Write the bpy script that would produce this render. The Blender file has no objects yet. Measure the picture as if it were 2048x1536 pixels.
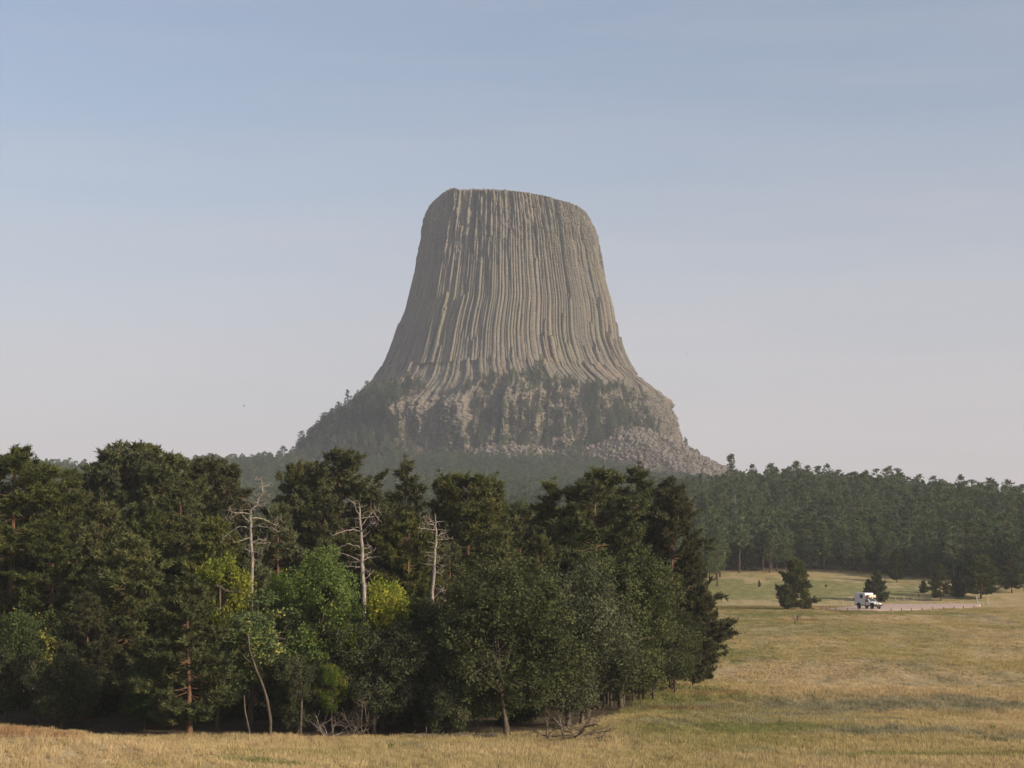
import bpy, math, random
import numpy as np

# ------------------------------------------------------------------ camera
SC = bpy.context.scene
COL = SC.collection
F_PX, HOR = 3247.0, 1130.0                       # focal length and horizon row in photo pixels
PITCH = math.atan((HOR - 768) / F_PX)
cam_d = bpy.data.cameras.new("camera")
cam_d.sensor_width = 36.0
cam_d.lens = 36.0 * F_PX / 2048.0
cam_d.clip_start, cam_d.clip_end = 0.5, 20000
cam = bpy.data.objects.new("camera", cam_d)
COL.objects.link(cam)
cam.rotation_euler = (math.pi / 2 + PITCH, 0, 0)
SC.camera = cam

# ------------------------------------------------------------------ light
SUN_EL, SUN_AZ = 22.0, 60.0                      # azimuth: degrees to the right of straight behind the camera
sv = np.array([math.sin(math.radians(SUN_AZ)) * math.cos(math.radians(SUN_EL)),
               -math.cos(math.radians(SUN_AZ)) * math.cos(math.radians(SUN_EL)), math.sin(math.radians(SUN_EL))])
sun_d = bpy.data.lights.new("sun", 'SUN')
sun_d.energy = 5.0
sun_d.angle = math.radians(0.6)
sun_d.color = (1.0, 0.86, 0.68)
sun = bpy.data.objects.new("sun", sun_d)
COL.objects.link(sun)
from mathutils import Vector
sun.rotation_euler = Vector(sv).to_track_quat('Z', 'Y').to_euler()

W = bpy.data.worlds.new("World")
SC.world = W
W.use_nodes = True
wn, wl = W.node_tree.nodes, W.node_tree.links
bg = wn['Background']
sky = wn.new('ShaderNodeTexSky')
sky.sky_type = 'NISHITA'
sky.sun_disc = False
sky.sun_elevation = math.radians(SUN_EL)
sky.sun_rotation = math.radians(180 - SUN_AZ)    # rotation 0 = +Y, clockwise
sky.air_density, sky.dust_density, sky.ozone_density = 1.0, 3.0, 1.5
# smoke haze near the horizon: greyer and pinker than the clear sky model (a gradient over elevation, all round)
geo = wn.new('ShaderNodeTexCoord'); sp_ = wn.new('ShaderNodeSeparateXYZ'); wl.new(geo.outputs['Generated'], sp_.inputs[0])
mr = wn.new('ShaderNodeMapRange'); mr.interpolation_type = 'SMOOTHSTEP'; wl.new(sp_.outputs[2], mr.inputs[0])
for q_, v_ in zip((1, 2, 3, 4), (.0, .32, .88, .17)): mr.inputs[q_].default_value = v_
mx_ = wn.new('ShaderNodeMix'); mx_.data_type = 'RGBA'; mpc = wn.new('ShaderNodeMapping'); wl.new(geo.outputs['Generated'], mpc.inputs[0]); mpc.inputs['Scale'].default_value = (2.2, 2.2, 26); mpc.inputs['Rotation'].default_value = (.03, -.05, 0)
ncl = wn.new('ShaderNodeTexNoise'); wl.new(mpc.outputs[0], ncl.inputs[0]); ncl.inputs['Scale'].default_value = 1.6; ncl.inputs['Detail'].default_value = 5
ad_ = wn.new('ShaderNodeMapRange'); wl.new(ncl.outputs[0], ad_.inputs[0])
for q_, v_ in zip((1, 2, 3, 4), (.35, .7, -.04, .08)): ad_.inputs[q_].default_value = v_
su_ = wn.new('ShaderNodeMath'); su_.operation = 'ADD'; su_.use_clamp = True; wl.new(mr.outputs[0], su_.inputs[0]); wl.new(ad_.outputs[0], su_.inputs[1])
wl.new(su_.outputs[0], mx_.inputs[0]); wl.new(sky.outputs[0], mx_.inputs[6]); mx_.inputs[7].default_value = (4.02, 3.62, 3.72, 1)
wl.new(mx_.outputs[2], bg.inputs[0])
bg.inputs[1].default_value = 0.145
SC.view_settings.view_transform = 'Standard'
SC.view_settings.look = 'None'
SC.view_settings.exposure = 0.18
SC.view_settings.gamma = 1.0
SC.cycles.max_bounces = 6
SC.cycles.diffuse_bounces = 3
SC.cycles.transmission_bounces = 3
SC.cycles.volume_bounces = 2
SC.cycles.use_denoising = True

rng = np.random.default_rng(11)
random.seed(5)

# ------------------------------------------------------------------ projection helpers (photo pixel + distance -> world point)
CT, ST = math.cos(PITCH), math.sin(PITCH)
def slope(py):
    v = (768.0 - np.asarray(py, float)) / F_PX
    return (ST + v * CT) / (CT - v * ST)
def wx(px, py, d):
    v = (768.0 - np.asarray(py, float)) / F_PX
    return (np.asarray(px, float) - 1024.0) / F_PX / (CT - v * ST) * d
def wz(py, d):
    return slope(py) * d
def project(x, y, z):
    s = CT * y + ST * z
    u = x / s
    v = (-ST * y + CT * z) / s
    return 1024 + u * F_PX, 768 - v * F_PX

# ------------------------------------------------------------------ noise
def _h(i, j, k, seed):
    n = (i.astype(np.int64) * 374761393 + j.astype(np.int64) * 668265263 + k.astype(np.int64) * 2147483647 + seed * 1274126177) & 0xFFFFFFFF
    n = ((n ^ (n >> 13)) * 1274126177) & 0xFFFFFFFF
    n = ((n ^ (n >> 16)) * 2246822519) & 0xFFFFFFFF
    return ((n ^ (n >> 15)) & 0xFFFFFF) / float(0xFFFFFF)
def noise3(x, y, z, seed=0):
    x, y, z = np.broadcast_arrays(np.asarray(x, float), np.asarray(y, float), np.asarray(z, float))
    i, j, k = np.floor(x), np.floor(y), np.floor(z)
    fx, fy, fz = x - i, y - j, z - k
    fx, fy, fz = fx * fx * (3 - 2 * fx), fy * fy * (3 - 2 * fy), fz * fz * (3 - 2 * fz)
    r = 0
    for a in (0, 1):
        for b in (0, 1):
            for c in (0, 1):
                r = r + _h(i + a, j + b, k + c, seed) * (fx if a else 1 - fx) * (fy if b else 1 - fy) * (fz if c else 1 - fz)
    return r * 2 - 1
def fbm(x, y, z, octv=4, seed=0, gain=.5):
    a, s, t = 1.0, 0, 0
    for o in range(octv):
        s = s + a * noise3(x * 2 ** o, y * 2 ** o, z * 2 ** o, seed + o * 17)
        t += a
        a *= gain
    return s / t
def sstep(a, b, x):
    t = np.clip((np.asarray(x, float) - a) / (b - a), 0, 1)
    return t * t * (3 - 2 * t)

# ------------------------------------------------------------------ mesh helpers
def mesh(name, V, faces, mats=(), midx=None, smooth=False, attrs=None):
    """faces: list of (n,k) int arrays"""
    V = np.ascontiguousarray(V, dtype=np.float32)
    faces = [np.asarray(f, dtype=np.int32) for f in faces if len(f)]
    lt = np.concatenate([np.full(len(f), f.shape[1], np.int32) for f in faces])
    lv = np.concatenate([f.ravel() for f in faces])
    ls = np.concatenate([[0], np.cumsum(lt)[:-1]]).astype(np.int32)
    m = bpy.data.meshes.new(name)
    m.vertices.add(len(V)); m.vertices.foreach_set('co', V.ravel())
    m.loops.add(len(lv)); m.loops.foreach_set('vertex_index', lv)
    m.polygons.add(len(lt)); m.polygons.foreach_set('loop_start', ls); m.polygons.foreach_set('loop_total', lt)
    for q in mats: m.materials.append(q)
    if midx is not None: m.polygons.foreach_set('material_index', np.asarray(midx, np.int32))
    m.polygons.foreach_set('use_smooth', np.full(len(lt), bool(smooth)))
    for k, (dom, val) in (attrs or {}).items():
        a = m.attributes.new(k, 'FLOAT', dom)
        a.data.foreach_set('value', np.asarray(val, np.float32))
    m.update(calc_edges=True)
    return m
def tag(o, label=None, cat=None, group=None, kind=None):
    if label: o['label'] = label
    if cat: o['category'] = cat
    if group: o['group'] = group
    if kind: o['kind'] = kind
    return o
def obj(name, me, parent=None, loc=(0, 0, 0)):
    o = bpy.data.objects.new(name, me)
    COL.objects.link(o)
    o.location = loc
    if parent is not None: o.parent = parent
    return o
def empty(name, loc, rz=0.0, scl=(1, 1, 1)):
    o = bpy.data.objects.new(name, None)
    COL.objects.link(o)
    o.location = [float(v) for v in loc]; o.rotation_euler = (0, 0, float(rz)); o.scale = [float(v) for v in scl]
    return o

class Geo:
    """collects vertices and faces of several shapes into one mesh"""
    def __init__(s): s.V, s.F, s.n, s.M = [], {}, 0, {}
    def add(s, V, F, mi=0):
        V = np.asarray(V, float); F = np.asarray(F, int)
        s.V.append(V); k = F.shape[1]
        s.F.setdefault(k, []).append(F + s.n); s.M.setdefault(k, []).append(np.full(len(F), mi)); s.n += len(V)
    def tube(s, P, R, n=6, mi=0, cap=True):
        P = np.asarray(P, float); R = np.asarray(R, float)
        T = np.gradient(P, axis=0); T /= np.linalg.norm(T, axis=1)[:, None] + 1e-9
        up = np.array([0, 0, 1.]) if abs(T[:, 2]).mean() < .8 else np.array([1., 0, 0])
        A = np.cross(T, up); A /= np.linalg.norm(A, axis=1)[:, None] + 1e-9
        B = np.cross(T, A)
        an = np.arange(n) * 2 * math.pi / n
        V = (P[:, None] + R[:, None, None] * (A[:, None] * np.cos(an)[None, :, None] + B[:, None] * np.sin(an)[None, :, None])).reshape(-1, 3)
        k = len(P)
        i = (np.arange(k - 1)[:, None] * n + np.arange(n)[None]).ravel()
        j = (np.arange(k - 1)[:, None] * n + (np.arange(n)[None] + 1) % n).ravel()
        s.add(V, np.stack([i, j, j + n, i + n], 1), mi)
        if cap:
            s.F.setdefault(n, []).append(np.array([np.arange(n) + s.n - n])); s.M.setdefault(n, []).append(np.array([mi]))
    def box(s, c, d, rz=0, mi=0, taper=1.0, shx=0.0):
        """box centre c, size d; top scaled by taper, top shifted along x by shx"""
        x, y, z = np.array(d) / 2
        V = np.array([[a * x, b * y, e * z] for e in (-1, 1) for a, b in ((-1, -1), (1, -1), (1, 1), (-1, 1))])
        V[4:, :2] *= taper; V[4:, 0] += shx
        cr, sr = math.cos(rz), math.sin(rz)
        V[:, :2] = V[:, :2] @ np.array([[cr, sr], [-sr, cr]])
        s.add(V + np.array(c), [[3, 2, 1, 0], [4, 5, 6, 7], [0, 1, 5, 4], [1, 2, 6, 5], [2, 3, 7, 6], [3, 0, 4, 7]], mi)
    def prism(s, prof, y0, y1, mi=0):
        """profile in x,z extruded along y"""
        n = len(prof)
        V = [[a, y0, b] for a, b in prof] + [[a, y1, b] for a, b in prof]
        s.add(V, [[i, (i + 1) % n, (i + 1) % n + n, i + n] for i in range(n)], mi)
        s.F.setdefault(n, []).append(np.array([np.arange(n)[::-1] + s.n - 2 * n, np.arange(n) + s.n - n])); s.M.setdefault(n, []).append(np.array([mi, mi]))
    def build(s, name, mats, smooth=False):
        ks = list(s.F)
        return mesh(name, np.concatenate(s.V), [np.concatenate(s.F[k]) for k in ks], mats, np.concatenate([np.concatenate(s.M[k]) for k in ks]), smooth)

# ------------------------------------------------------------------ materials
class NT:
    def __init__(s, name):
        s.m = bpy.data.materials.new(name); s.m.use_nodes = True
        s.N, s.L = s.m.node_tree.nodes, s.m.node_tree.links
        s.N.clear()
        s.out = s.N.new('ShaderNodeOutputMaterial')
    def n(s, t, **k):
        o = s.N.new(t)
        for a, v in k.items(): setattr(o, a, v)
        return o
    def link(s, a, b): s.L.new(a, b)
    def val(s, sock, v):
        if hasattr(v, 'links') or isinstance(v, bpy.types.NodeSocket): s.link(v, sock)
        else: sock.default_value = v
    def math(s, op, a, b=0.0, clamp=False):
        o = s.n('ShaderNodeMath', operation=op, use_clamp=clamp); s.val(o.inputs[0], a); s.val(o.inputs[1], b); return o.outputs[0]
    def noise(s, vec, scale, detail=4, rough=.55, dist=0.0):
        o = s.n('ShaderNodeTexNoise'); s.link(vec, o.inputs['Vector']); o.inputs['Scale'].default_value = scale
        o.inputs['Detail'].default_value = detail; o.inputs['Roughness'].default_value = rough; o.inputs['Distortion'].default_value = dist
        return o.outputs[0]
    def mapr(s, v, a, b, c=0.0, d=1.0, smooth=False):
        o = s.n('ShaderNodeMapRange'); s.val(o.inputs[0], v)
        if smooth: o.interpolation_type = 'SMOOTHSTEP'
        for i, q in zip((1, 2, 3, 4), (a, b, c, d)): o.inputs[i].default_value = q
        return o.outputs[0]
    def mix(s, f, a, b, blend='MIX'):
        o = s.n('ShaderNodeMix', data_type='RGBA', blend_type=blend)
        s.val(o.inputs[0], f)
        for sk, v in ((o.inputs[6], a), (o.inputs[7], b)):
            s.val(sk, v if not isinstance(v, tuple) else (*v, 1.0))
        return o.outputs[2]
    def scalevec(s, vec, sc):
        o = s.n('ShaderNodeMapping'); s.link(vec, o.inputs[0]); o.inputs['Scale'].default_value = sc; return o.outputs[0]
    def bsdf(s, col, rough=.9, spec=.2, normal=None, metal=0.0):
        o = s.n('ShaderNodeBsdfPrincipled'); s.val(o.inputs['Base Color'], col if not isinstance(col, tuple) else (*col, 1.0))
        s.val(o.inputs['Roughness'], rough); o.inputs['Specular IOR Level'].default_value = spec; o.inputs['Metallic'].default_value = metal
        if normal is not None: s.link(normal, o.inputs['Normal'])
        s.link(o.outputs[0], s.out.inputs['Surface']); return o
    def bump(s, h, strength, dist):
        o = s.n('ShaderNodeBump'); o.inputs['Strength'].default_value = strength; o.inputs['Distance'].default_value = dist
        s.link(h, o.inputs['Height']); return o.outputs[0]
def objco(t): return t.n('ShaderNodeTexCoord').outputs['Object']
def worldco(t): return t.n('ShaderNodeNewGeometry').outputs['Position']

def simple(name, col, rough=.6, spec=.3, metal=0.0, var=.12, scale=6.0):
    t = NT(name); nz = t.noise(objco(t), scale, 5)
    c = t.mix(t.mapr(nz, .3, .7), tuple(np.array(col) * (1 - var)), tuple(np.minimum(np.array(col) * (1 + var), 1)))
    t.bsdf(c, rough, spec, metal=metal); return t.m
def bark(name, a, b, sc=3.0):
    t = NT(name); v = t.scalevec(objco(t), (sc, sc, sc * .25)); nz = t.noise(v, 2.0, 6, .65)
    t.bsdf(t.mix(t.mapr(nz, .35, .65), a, b), .95, .1, t.bump(nz, .6, .05)); return t.m
def leafmat(name, a, b, trans=.25, yellow=None, yth=.85):
    """per-clump 'tint' runs a -> b (needle / leaf colour), each tree shifted a little"""
    t = NT(name)
    at = t.n('ShaderNodeAttribute', attribute_name='tint')
    rnd = t.n('ShaderNodeObjectInfo').outputs['Random']
    c = t.mix(at.outputs['Fac'], a, b)
    if yellow: c = t.mix(t.mapr(at.outputs['Fac'], yth, min(yth + .1, 1.0)), c, yellow)
    hs = t.n('ShaderNodeHueSaturation'); t.link(c, hs.inputs['Color'])
    t.link(t.mapr(rnd, 0, 1, .485, .512), hs.inputs['Hue']); t.link(t.mapr(t.math('FRACT', t.math('MULTIPLY', rnd, 7.31)), 0, 1, .75, 1.25), hs.inputs['Value'])
    t.link(t.mapr(t.math('FRACT', t.math('MULTIPLY', rnd, 3.77)), 0, 1, .8, 1.1), hs.inputs['Saturation'])
    d = t.n('ShaderNodeBsdfDiffuse'); tr = t.n('ShaderNodeBsdfTranslucent'); mx = t.n('ShaderNodeMixShader')
    t.link(hs.outputs[0], d.inputs[0]); t.link(hs.outputs[0], tr.inputs[0]); mx.inputs[0].default_value = trans
    t.link(d.outputs[0], mx.inputs[1]); t.link(tr.outputs[0], mx.inputs[2]); t.link(mx.outputs[0], t.out.inputs['Surface'])
    return t.m

M = {}
M['pine'] = leafmat('pine_needles', (.036, .046, .018), (.140, .140, .050), .22)
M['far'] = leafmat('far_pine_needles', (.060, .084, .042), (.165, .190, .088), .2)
M['oak'] = leafmat('oak_leaves', (.034, .042, .018), (.108, .116, .052), .25)
M['ash'] = leafmat('ash_leaves', (.066, .115, .020), (.190, .250, .046), .38, (.30, .28, .02), .93)
M['yellow'] = leafmat('yellowing_leaves', (.12, .165, .018), (.33, .29, .03), .35)
M['mixed'] = leafmat('turning_leaves', (.055, .09, .022), (.15, .185, .042), .35, (.42, .33, .02), .80)
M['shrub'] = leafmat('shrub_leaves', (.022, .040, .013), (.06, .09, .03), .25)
M['bark'] = bark('pine_bark', (.050, .030, .020), (.20, .115, .070))
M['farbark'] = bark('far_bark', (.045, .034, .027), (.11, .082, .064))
M['greybark'] = bark('grey_bark', (.045, .035, .026), (.13, .105, .08))
M['dead'] = bark('weathered_wood', (.13, .11, .095), (.34, .29, .245), 5)
M['brush'] = bark('dead_brush', (.05, .038, .030), (.16, .125, .10), 5)

def groundcolor(t):
    """dry meadow: straw, with green, sage grey and reddish patches; the same pattern for soil and blades"""
    p = worldco(t)
    v = t.scalevec(p, (1, .55, 0)); v.node.inputs['Rotation'].default_value = (0, 0, -.22)
    big, mid, fine = t.noise(v, .018, 3, .5), t.noise(v, .045, 5, .65), t.noise(v, .45, 5, .7)
    straw = t.mix(t.mapr(fine, .3, .7), (.33, .25, .138), (.56, .43, .25))
    gold = t.mix(t.mapr(fine, .3, .7), (.25, .205, .085), (.42, .34, .155))
    green = t.mix(t.mapr(fine, .3, .7), (.115, .130, .045), (.26, .255, .10))
    sage = t.mix(t.mapr(fine, .35, .65), (.15, .145, .085), (.31, .285, .20))
    c = t.mix(t.mapr(mid, .42, .62), straw, gold)
    sep = t.n('ShaderNodeSeparateXYZ'); t.link(p, sep.inputs[0])
    def blob(x, y, rx, ry, soft=.6):
        a = t.math('DIVIDE', t.math('SUBTRACT', sep.outputs[0], x), rx); b = t.math('DIVIDE', t.math('SUBTRACT', sep.outputs[1], y), ry)
        r = t.math('SQRT', t.math('ADD', t.math('MULTIPLY', a, a), t.math('MULTIPLY', b, b)))
        r = t.math('ADD', r, t.mapr(t.noise(v, .16, 4, .65), .2, .8, -.75, .75))
        return t.mapr(r, 1.0, 1.0 - soft, 0, 1, True)
    def over(c, col, blobs, amt=.85):
        f = None
        for b in blobs: f = blob(*b) if f is None else t.math('MAXIMUM', f, blob(*b))
        return t.mix(t.math('MULTIPLY', f, amt), c, col)
    gz = t.math('ADD', t.mapr(big, .50, .62), t.mapr(t.noise(v, .11, 4, .6), .55, .7, 0, .5), True)
    c = t.mix(t.math('MULTIPLY', gz, .62), c, green)
    c = t.mix(t.math('MULTIPLY', t.mapr(t.noise(v, .05, 4, .7), .56, .66), .7), c, sage)
    c = over(c, green, [(9, 150, 16, 22), (17, 116, 10, 7), (16, 205, 26, 22), (62, 300, 40, 16), (60, 395, 60, 32), (-12, 84, 3.2, 1.6), (24, 92, 8, 3)])
    c = over(c, sage, [(25, 112, 7, 4), (31, 140, 20, 7), (27, 124, 6, 5), (34, 106, 5, 4), (20, 132, 8, 4)], .9)
    red = t.mix(t.mapr(fine, .3, .7), (.17, .075, .040), (.28, .14, .075))
    c = over(c, red, [(51, 281, 6, 4.5), (18, 150, 5, 2.2), (-26, 84, 5, 4), (60, 312, 4, 3), (32, 300, 8, 5), (50, 340, 40, 6), (14, 138, 4, 1.6)], .62)
    return c, fine, sep

def ground_material():
    t = NT('meadow_soil')
    c, fine, sep = groundcolor(t)
    v = worldco(t)
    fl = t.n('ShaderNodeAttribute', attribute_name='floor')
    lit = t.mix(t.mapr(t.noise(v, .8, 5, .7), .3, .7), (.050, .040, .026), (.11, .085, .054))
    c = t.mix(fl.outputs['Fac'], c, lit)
    nz = t.noise(v, 3.0, 5, .7)
    c = t.mix(t.math('MULTIPLY', t.mapr(nz, .3, .62, 1, 0), .30), c, (.13, .10, .05))
    t.bsdf(c, .95, .05, t.bump(nz, .9, .35))
    return t.m
def grass_material():
    t = NT('dry_grass')
    c, fine, sep = groundcolor(t)
    at = t.n('ShaderNodeAttribute', attribute_name='tint')
    c = t.mix(1.0, c, t.mix(at.outputs['Fac'], (.86, .87, .83), (1.15, 1.13, 1.08)), 'MULTIPLY')
    d = t.n('ShaderNodeBsdfDiffuse'); tr = t.n('ShaderNodeBsdfTranslucent'); mx = t.n('ShaderNodeMixShader')
    t.link(c, d.inputs[0]); t.link(c, tr.inputs[0]); mx.inputs[0].default_value = .3
    t.link(d.outputs[0], mx.inputs[1]); t.link(tr.outputs[0], mx.inputs[2]); t.link(mx.outputs[0], t.out.inputs['Surface'])
    return t.m
M['ground'], M['grass'] = ground_material(), grass_material()

def rock_material(name, pedestal=False):
    t = NT(name)
    p = objco(t)
    vs = t.scalevec(p, (1, 1, .06 if not pedestal else .35))
    streak, blot, fine = t.noise(vs, .22, 5, .65), t.noise(p, .022, 4, .55), t.noise(p, .5, 6, .7)
    grey = t.mix(t.mapr(streak, .3, .7), (.148, .133, .108), (.226, .201, .155))
    if pedestal: grey = t.mix(t.mapr(streak, .3, .7), (.134, .120, .098), (.232, .205, .160))
    cid = t.n('ShaderNodeAttribute', attribute_name='column_tint')
    c = t.mix(1.0, grey, t.mix(cid.outputs['Fac'], (.86, .865, .875), (1.12, 1.105, 1.07)), 'MULTIPLY')
    c = t.mix(t.math('MULTIPLY', t.mapr(blot, .50, .66), .5), c, (.215, .200, .108))          # lichen
    c = t.mix(t.math('MULTIPLY', t.mapr(t.noise(vs, .05, 4, .6), .52, .68), .55), c, (.25, .165, .125))   # pinkish stain
    c = t.mix(t.math('MULTIPLY', t.mapr(fine, .52, .72), .45), c, (.095, .083, .066))
    jn = t.noise(t.scalevec(p, (.10, .10, .55)), 1.0, 5, .7)
    c = t.mix(t.math('MULTIPLY', t.mapr(jn, .60, .68), .40), c, (.060, .054, .048))                        # cross joints
    t.bsdf(c, .95, .1, t.bump(t.math('ADD', t.math('ADD', fine, t.math('MULTIPLY', t.noise(vs, 1.2, 4, .6), .6)), t.math('MULTIPLY', jn, -1.2)), 1.0, 1.6))
    return t.m
M['shaft'], M['pedestal'] = rock_material('columnar_rock'), rock_material('pedestal_rock', True)
def talus_material():
    t = NT('talus_rock'); p = worldco(t); nz = t.noise(p, .35, 5, .7); b = t.noise(p, .03, 3, .5)
    c = t.mix(t.mapr(nz, .3, .7), (.085, .074, .064), (.185, .162, .136))
    c = t.mix(t.math('MULTIPLY', t.mapr(b, .45, .65), .4), c, (.15, .122, .098))
    t.bsdf(c, .95, .1, t.bump(nz, .7, .6)); return t.m
M['talus'] = talus_material()

# ------------------------------------------------------------------ terrain
PY = np.array([-300, -60, 0, 20, 40, 60, 82, 108, 150, 200, 250, 318, 366, 430, 480, 600, 800, 1200, 2000, 3300.])
PZ = np.array([-1.5, -1.5, -1.65, -4.3, -7.0, -9.2, -10.3, -11.4, -12.0, -11.2, -10.0, -8.72, -8.68, -2.5, 0, 2, 5, 10, 10, 0.])
_yy = np.arange(-300, 3300, 1.0)
_zz = np.interp(_yy, PY, PZ); _k = np.hanning(31); _zs = np.convolve(np.pad(_zz, 15, mode='edge'), _k / _k.sum(), 'valid')
_wt = sstep(300, 316, _yy) * (1 - sstep(368, 384, _yy)); _zs = _zs * (1 - _wt) + _zz * _wt
TC = np.array([wx(1012, 700, 1675.0), 1675.0])          # tower axis
def talus_mask(x, y):
    dx, dy = x - TC[0], y - TC[1]
    a = np.degrees(np.arctan2(dy, dx)); r = np.hypot(dx, dy)
    z0 = np.interp(a, [-130, -118, -105, -95, -85, -75, -66, -58, -48, -35, -15, 0, 20, 60], [70, 84, 100, 108, 108, 101, 94, 105, 128, 132, 128, 124, 115, 90])
    zt = z0 - .56 * (r - 165)
    return a, r, zt
def terrain(x, y):
    x, y = np.broadcast_arrays(np.asarray(x, float), np.asarray(y, float))
    z = np.interp(y, _yy, _zs)
    z = z + 2.3 * np.exp(-((x + 30) / 15) ** 2 - ((y - 84) / 13) ** 2)               # grassy swell, foreground left
    z = z + .5 * fbm(x * .03, y * .03, 0, 3, 3) * (1 - sstep(300, 315, y) * (1 - sstep(370, 400, y))) * sstep(10, 60, y)
    z = z + (.42 * np.sin((y + .30 * x) * .165) + .3 * np.sin((y - .2 * x) * .093 + 1)) * sstep(100, 125, y) * (1 - sstep(285, 305, y)) * sstep(-5, 25, x)
    hr = np.interp(x, [-40, 0, 60, 110, 160, 200, 240, 300, 420], [0, 5, 19, 26.3, 25, 18.5, 10.5, 3, -3])
    z = z + hr * (.45 * np.clip((y - 430) / 310, 0, 1) + .55 * sstep(410, 740, y)) * (1 - sstep(790, 1050, y))                        # wooded hill, right
    dx, dy = x - TC[0], y - TC[1]
    r = np.hypot(dx, dy); r = r * (1 + .30 * np.clip(dx / (r + 1), 0, 1) * sstep(150, 260, r))
    zm = np.interp(r, [0, 140, 200, 300, 450, 700, 1000, 1250], [112, 101, 88, 68, 50, 27, 8, -14])
    lr = -20 + 104 * np.exp(-((y - 1480) / 300) ** 2) * sstep(-70, -190, x) * (1 - sstep(-700, -1100, x)) * (.97 + .04 * np.sin(x * .021))
    zm = np.maximum(zm, lr)
    z = np.maximum(z, zm + 3 * fbm(x * .012, y * .012, 0, 3, 9) * sstep(600, 900, y))
    a, rr, zt = talus_mask(x, y)
    a2 = np.where(a > 100, a - 360, a)
    zs = np.interp(a2, [-260, -235, -200, -180, -150, -130, -115, -100], [90, 118, 150, 161, 152, 126, 102, 78]) - .98 * (rr - 165)   # treed left shoulder
    z = np.where(y > 1350, np.maximum(z, zs + 2 * fbm(x * .04, y * .04, 0, 3, 23)), z)
    z = np.where(y > 1350, np.maximum(z, zt + 1.5 * fbm(x * .05, y * .05, 0, 3, 21)), z)
    return z
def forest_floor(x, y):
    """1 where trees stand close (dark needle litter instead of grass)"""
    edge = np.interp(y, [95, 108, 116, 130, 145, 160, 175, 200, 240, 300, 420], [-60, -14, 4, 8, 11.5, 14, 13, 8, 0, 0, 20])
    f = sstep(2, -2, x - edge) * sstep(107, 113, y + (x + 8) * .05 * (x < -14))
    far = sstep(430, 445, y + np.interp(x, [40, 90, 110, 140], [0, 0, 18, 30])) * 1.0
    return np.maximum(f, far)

ys = np.concatenate([np.arange(-120, 70, 8), np.arange(70, 180, 1.0), np.arange(180, 460, 2.0), np.arange(460, 900, 6.0), np.arange(900, 2000, 10.0), np.arange(2000, 2500, 60.0)])
us = np.linspace(-1, 1, 281); us = us * (.55 + .45 * us ** 2)
X = us[None] * (95 + .78 * np.abs(ys))[:, None]; Y = np.repeat(ys[:, None], len(us), 1)
Z = terrain(X, Y)
nr, nc = X.shape
_i = (np.arange(nr - 1)[:, None] * nc + np.arange(nc - 1)[None]).ravel()
GRID = np.stack([_i, _i + 1, _i + nc + 1, _i + nc], 1)
ter = obj('terrain', mesh('terrain', np.stack([X, Y, Z], 2).reshape(-1, 3), [GRID], [M['ground']], smooth=True,
                          attrs={'floor': ('POINT', forest_floor(X, Y).ravel())}))
tag(ter, 'dry straw coloured meadow rolling down then rising to wooded hills', kind='structure')

# gravel pullout on the level part of the meadow
def ground_at(px, py, d0, d1):
    ds = np.linspace(d0, d1, 400)
    h = terrain(wx(px, py, ds), ds) - wz(py, ds)
    k = int(np.argmax(h > 0)) if (h > 0).any() else int(np.argmin(abs(h)))
    return float(wx(px, py, ds[k])), float(ds[k])
LOTZ = -8.66
def lot_xy(px, py):
    d = LOTZ / slope(py); return [float(wx(px, py, d)), float(d)]
lot_px = [(1650, 1218.3), (1690, 1214), (1716, 1210.8), (1770, 1208.3), (1860, 1207.8), (1925, 1206.8), (1952, 1207.6), (1962, 1210), (1952, 1214.5), (1905, 1217), (1840, 1219.2), (1770, 1220.3), (1700, 1219.8)]
L = np.array([lot_xy(*q) for q in lot_px])
# smooth outline, crowned sheet with soil skirt
t_ = np.linspace(0, len(L), 96, endpoint=False); k_ = t_.astype(int); f_ = (t_ - k_)[:, None]
p0, p1, p2, p3 = (L[(k_ + q) % len(L)] for q in (-1, 0, 1, 2))
O = .5 * (2 * p1 + (p2 - p0) * f_ + (2 * p0 - 5 * p1 + 4 * p2 - p3) * f_ ** 2 + (3 * p1 - p0 - 3 * p2 + p3) * f_ ** 3)
c_ = O.mean(0)
rings = [np.c_[c_ + (O - c_) * s, np.full(len(O), z)] for s, z in ((1.004, LOTZ - .25), (1.0, LOTZ + .04), (.96, LOTZ + .06), (.6, LOTZ + .09), (.02, LOTZ + .10))]
V = np.concatenate(rings); n = len(O)
F = np.concatenate([np.stack([np.arange(n) + k * n, (np.arange(n) + 1) % n + k * n, (np.arange(n) + 1) % n + (k + 1) * n, np.arange(n) + (k + 1) * n], 1) for k in range(4)])
t = NT('pale_gravel'); nz = t.noise(worldco(t), 1.5, 6, .7); n2 = t.noise(t.scalevec(worldco(t), (.3, 1, 1)), .25, 3)
t.bsdf(t.mix(t.mapr(n2, .35, .65), t.mix(nz, (.36, .27, .22), (.50, .39, .32)), (.42, .31, .26)), .95, .05, t.bump(nz, .4, .05)); M['gravel'] = t.m
tag(obj('gravel_road', mesh('gravel_road', V, [F], [M['gravel']], smooth=True)), 'pale pinkish gravel pullout crossing the meadow under the camper truck', kind='structure')
LOT = O
def in_lot(x, y, grow=1.05):
    q = c_ + (LOT - c_) * grow
    x, y = np.asarray(x), np.asarray(y); ins = np.zeros(x.shape, bool)
    for i in range(len(q)):
        (x1, y1), (x2, y2) = q[i - 1], q[i]
        ins ^= ((y1 > y) != (y2 > y)) & (x < (x2 - x1) * (y - y1) / (y2 - y1 + 1e-12) + x1)
    return ins

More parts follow.
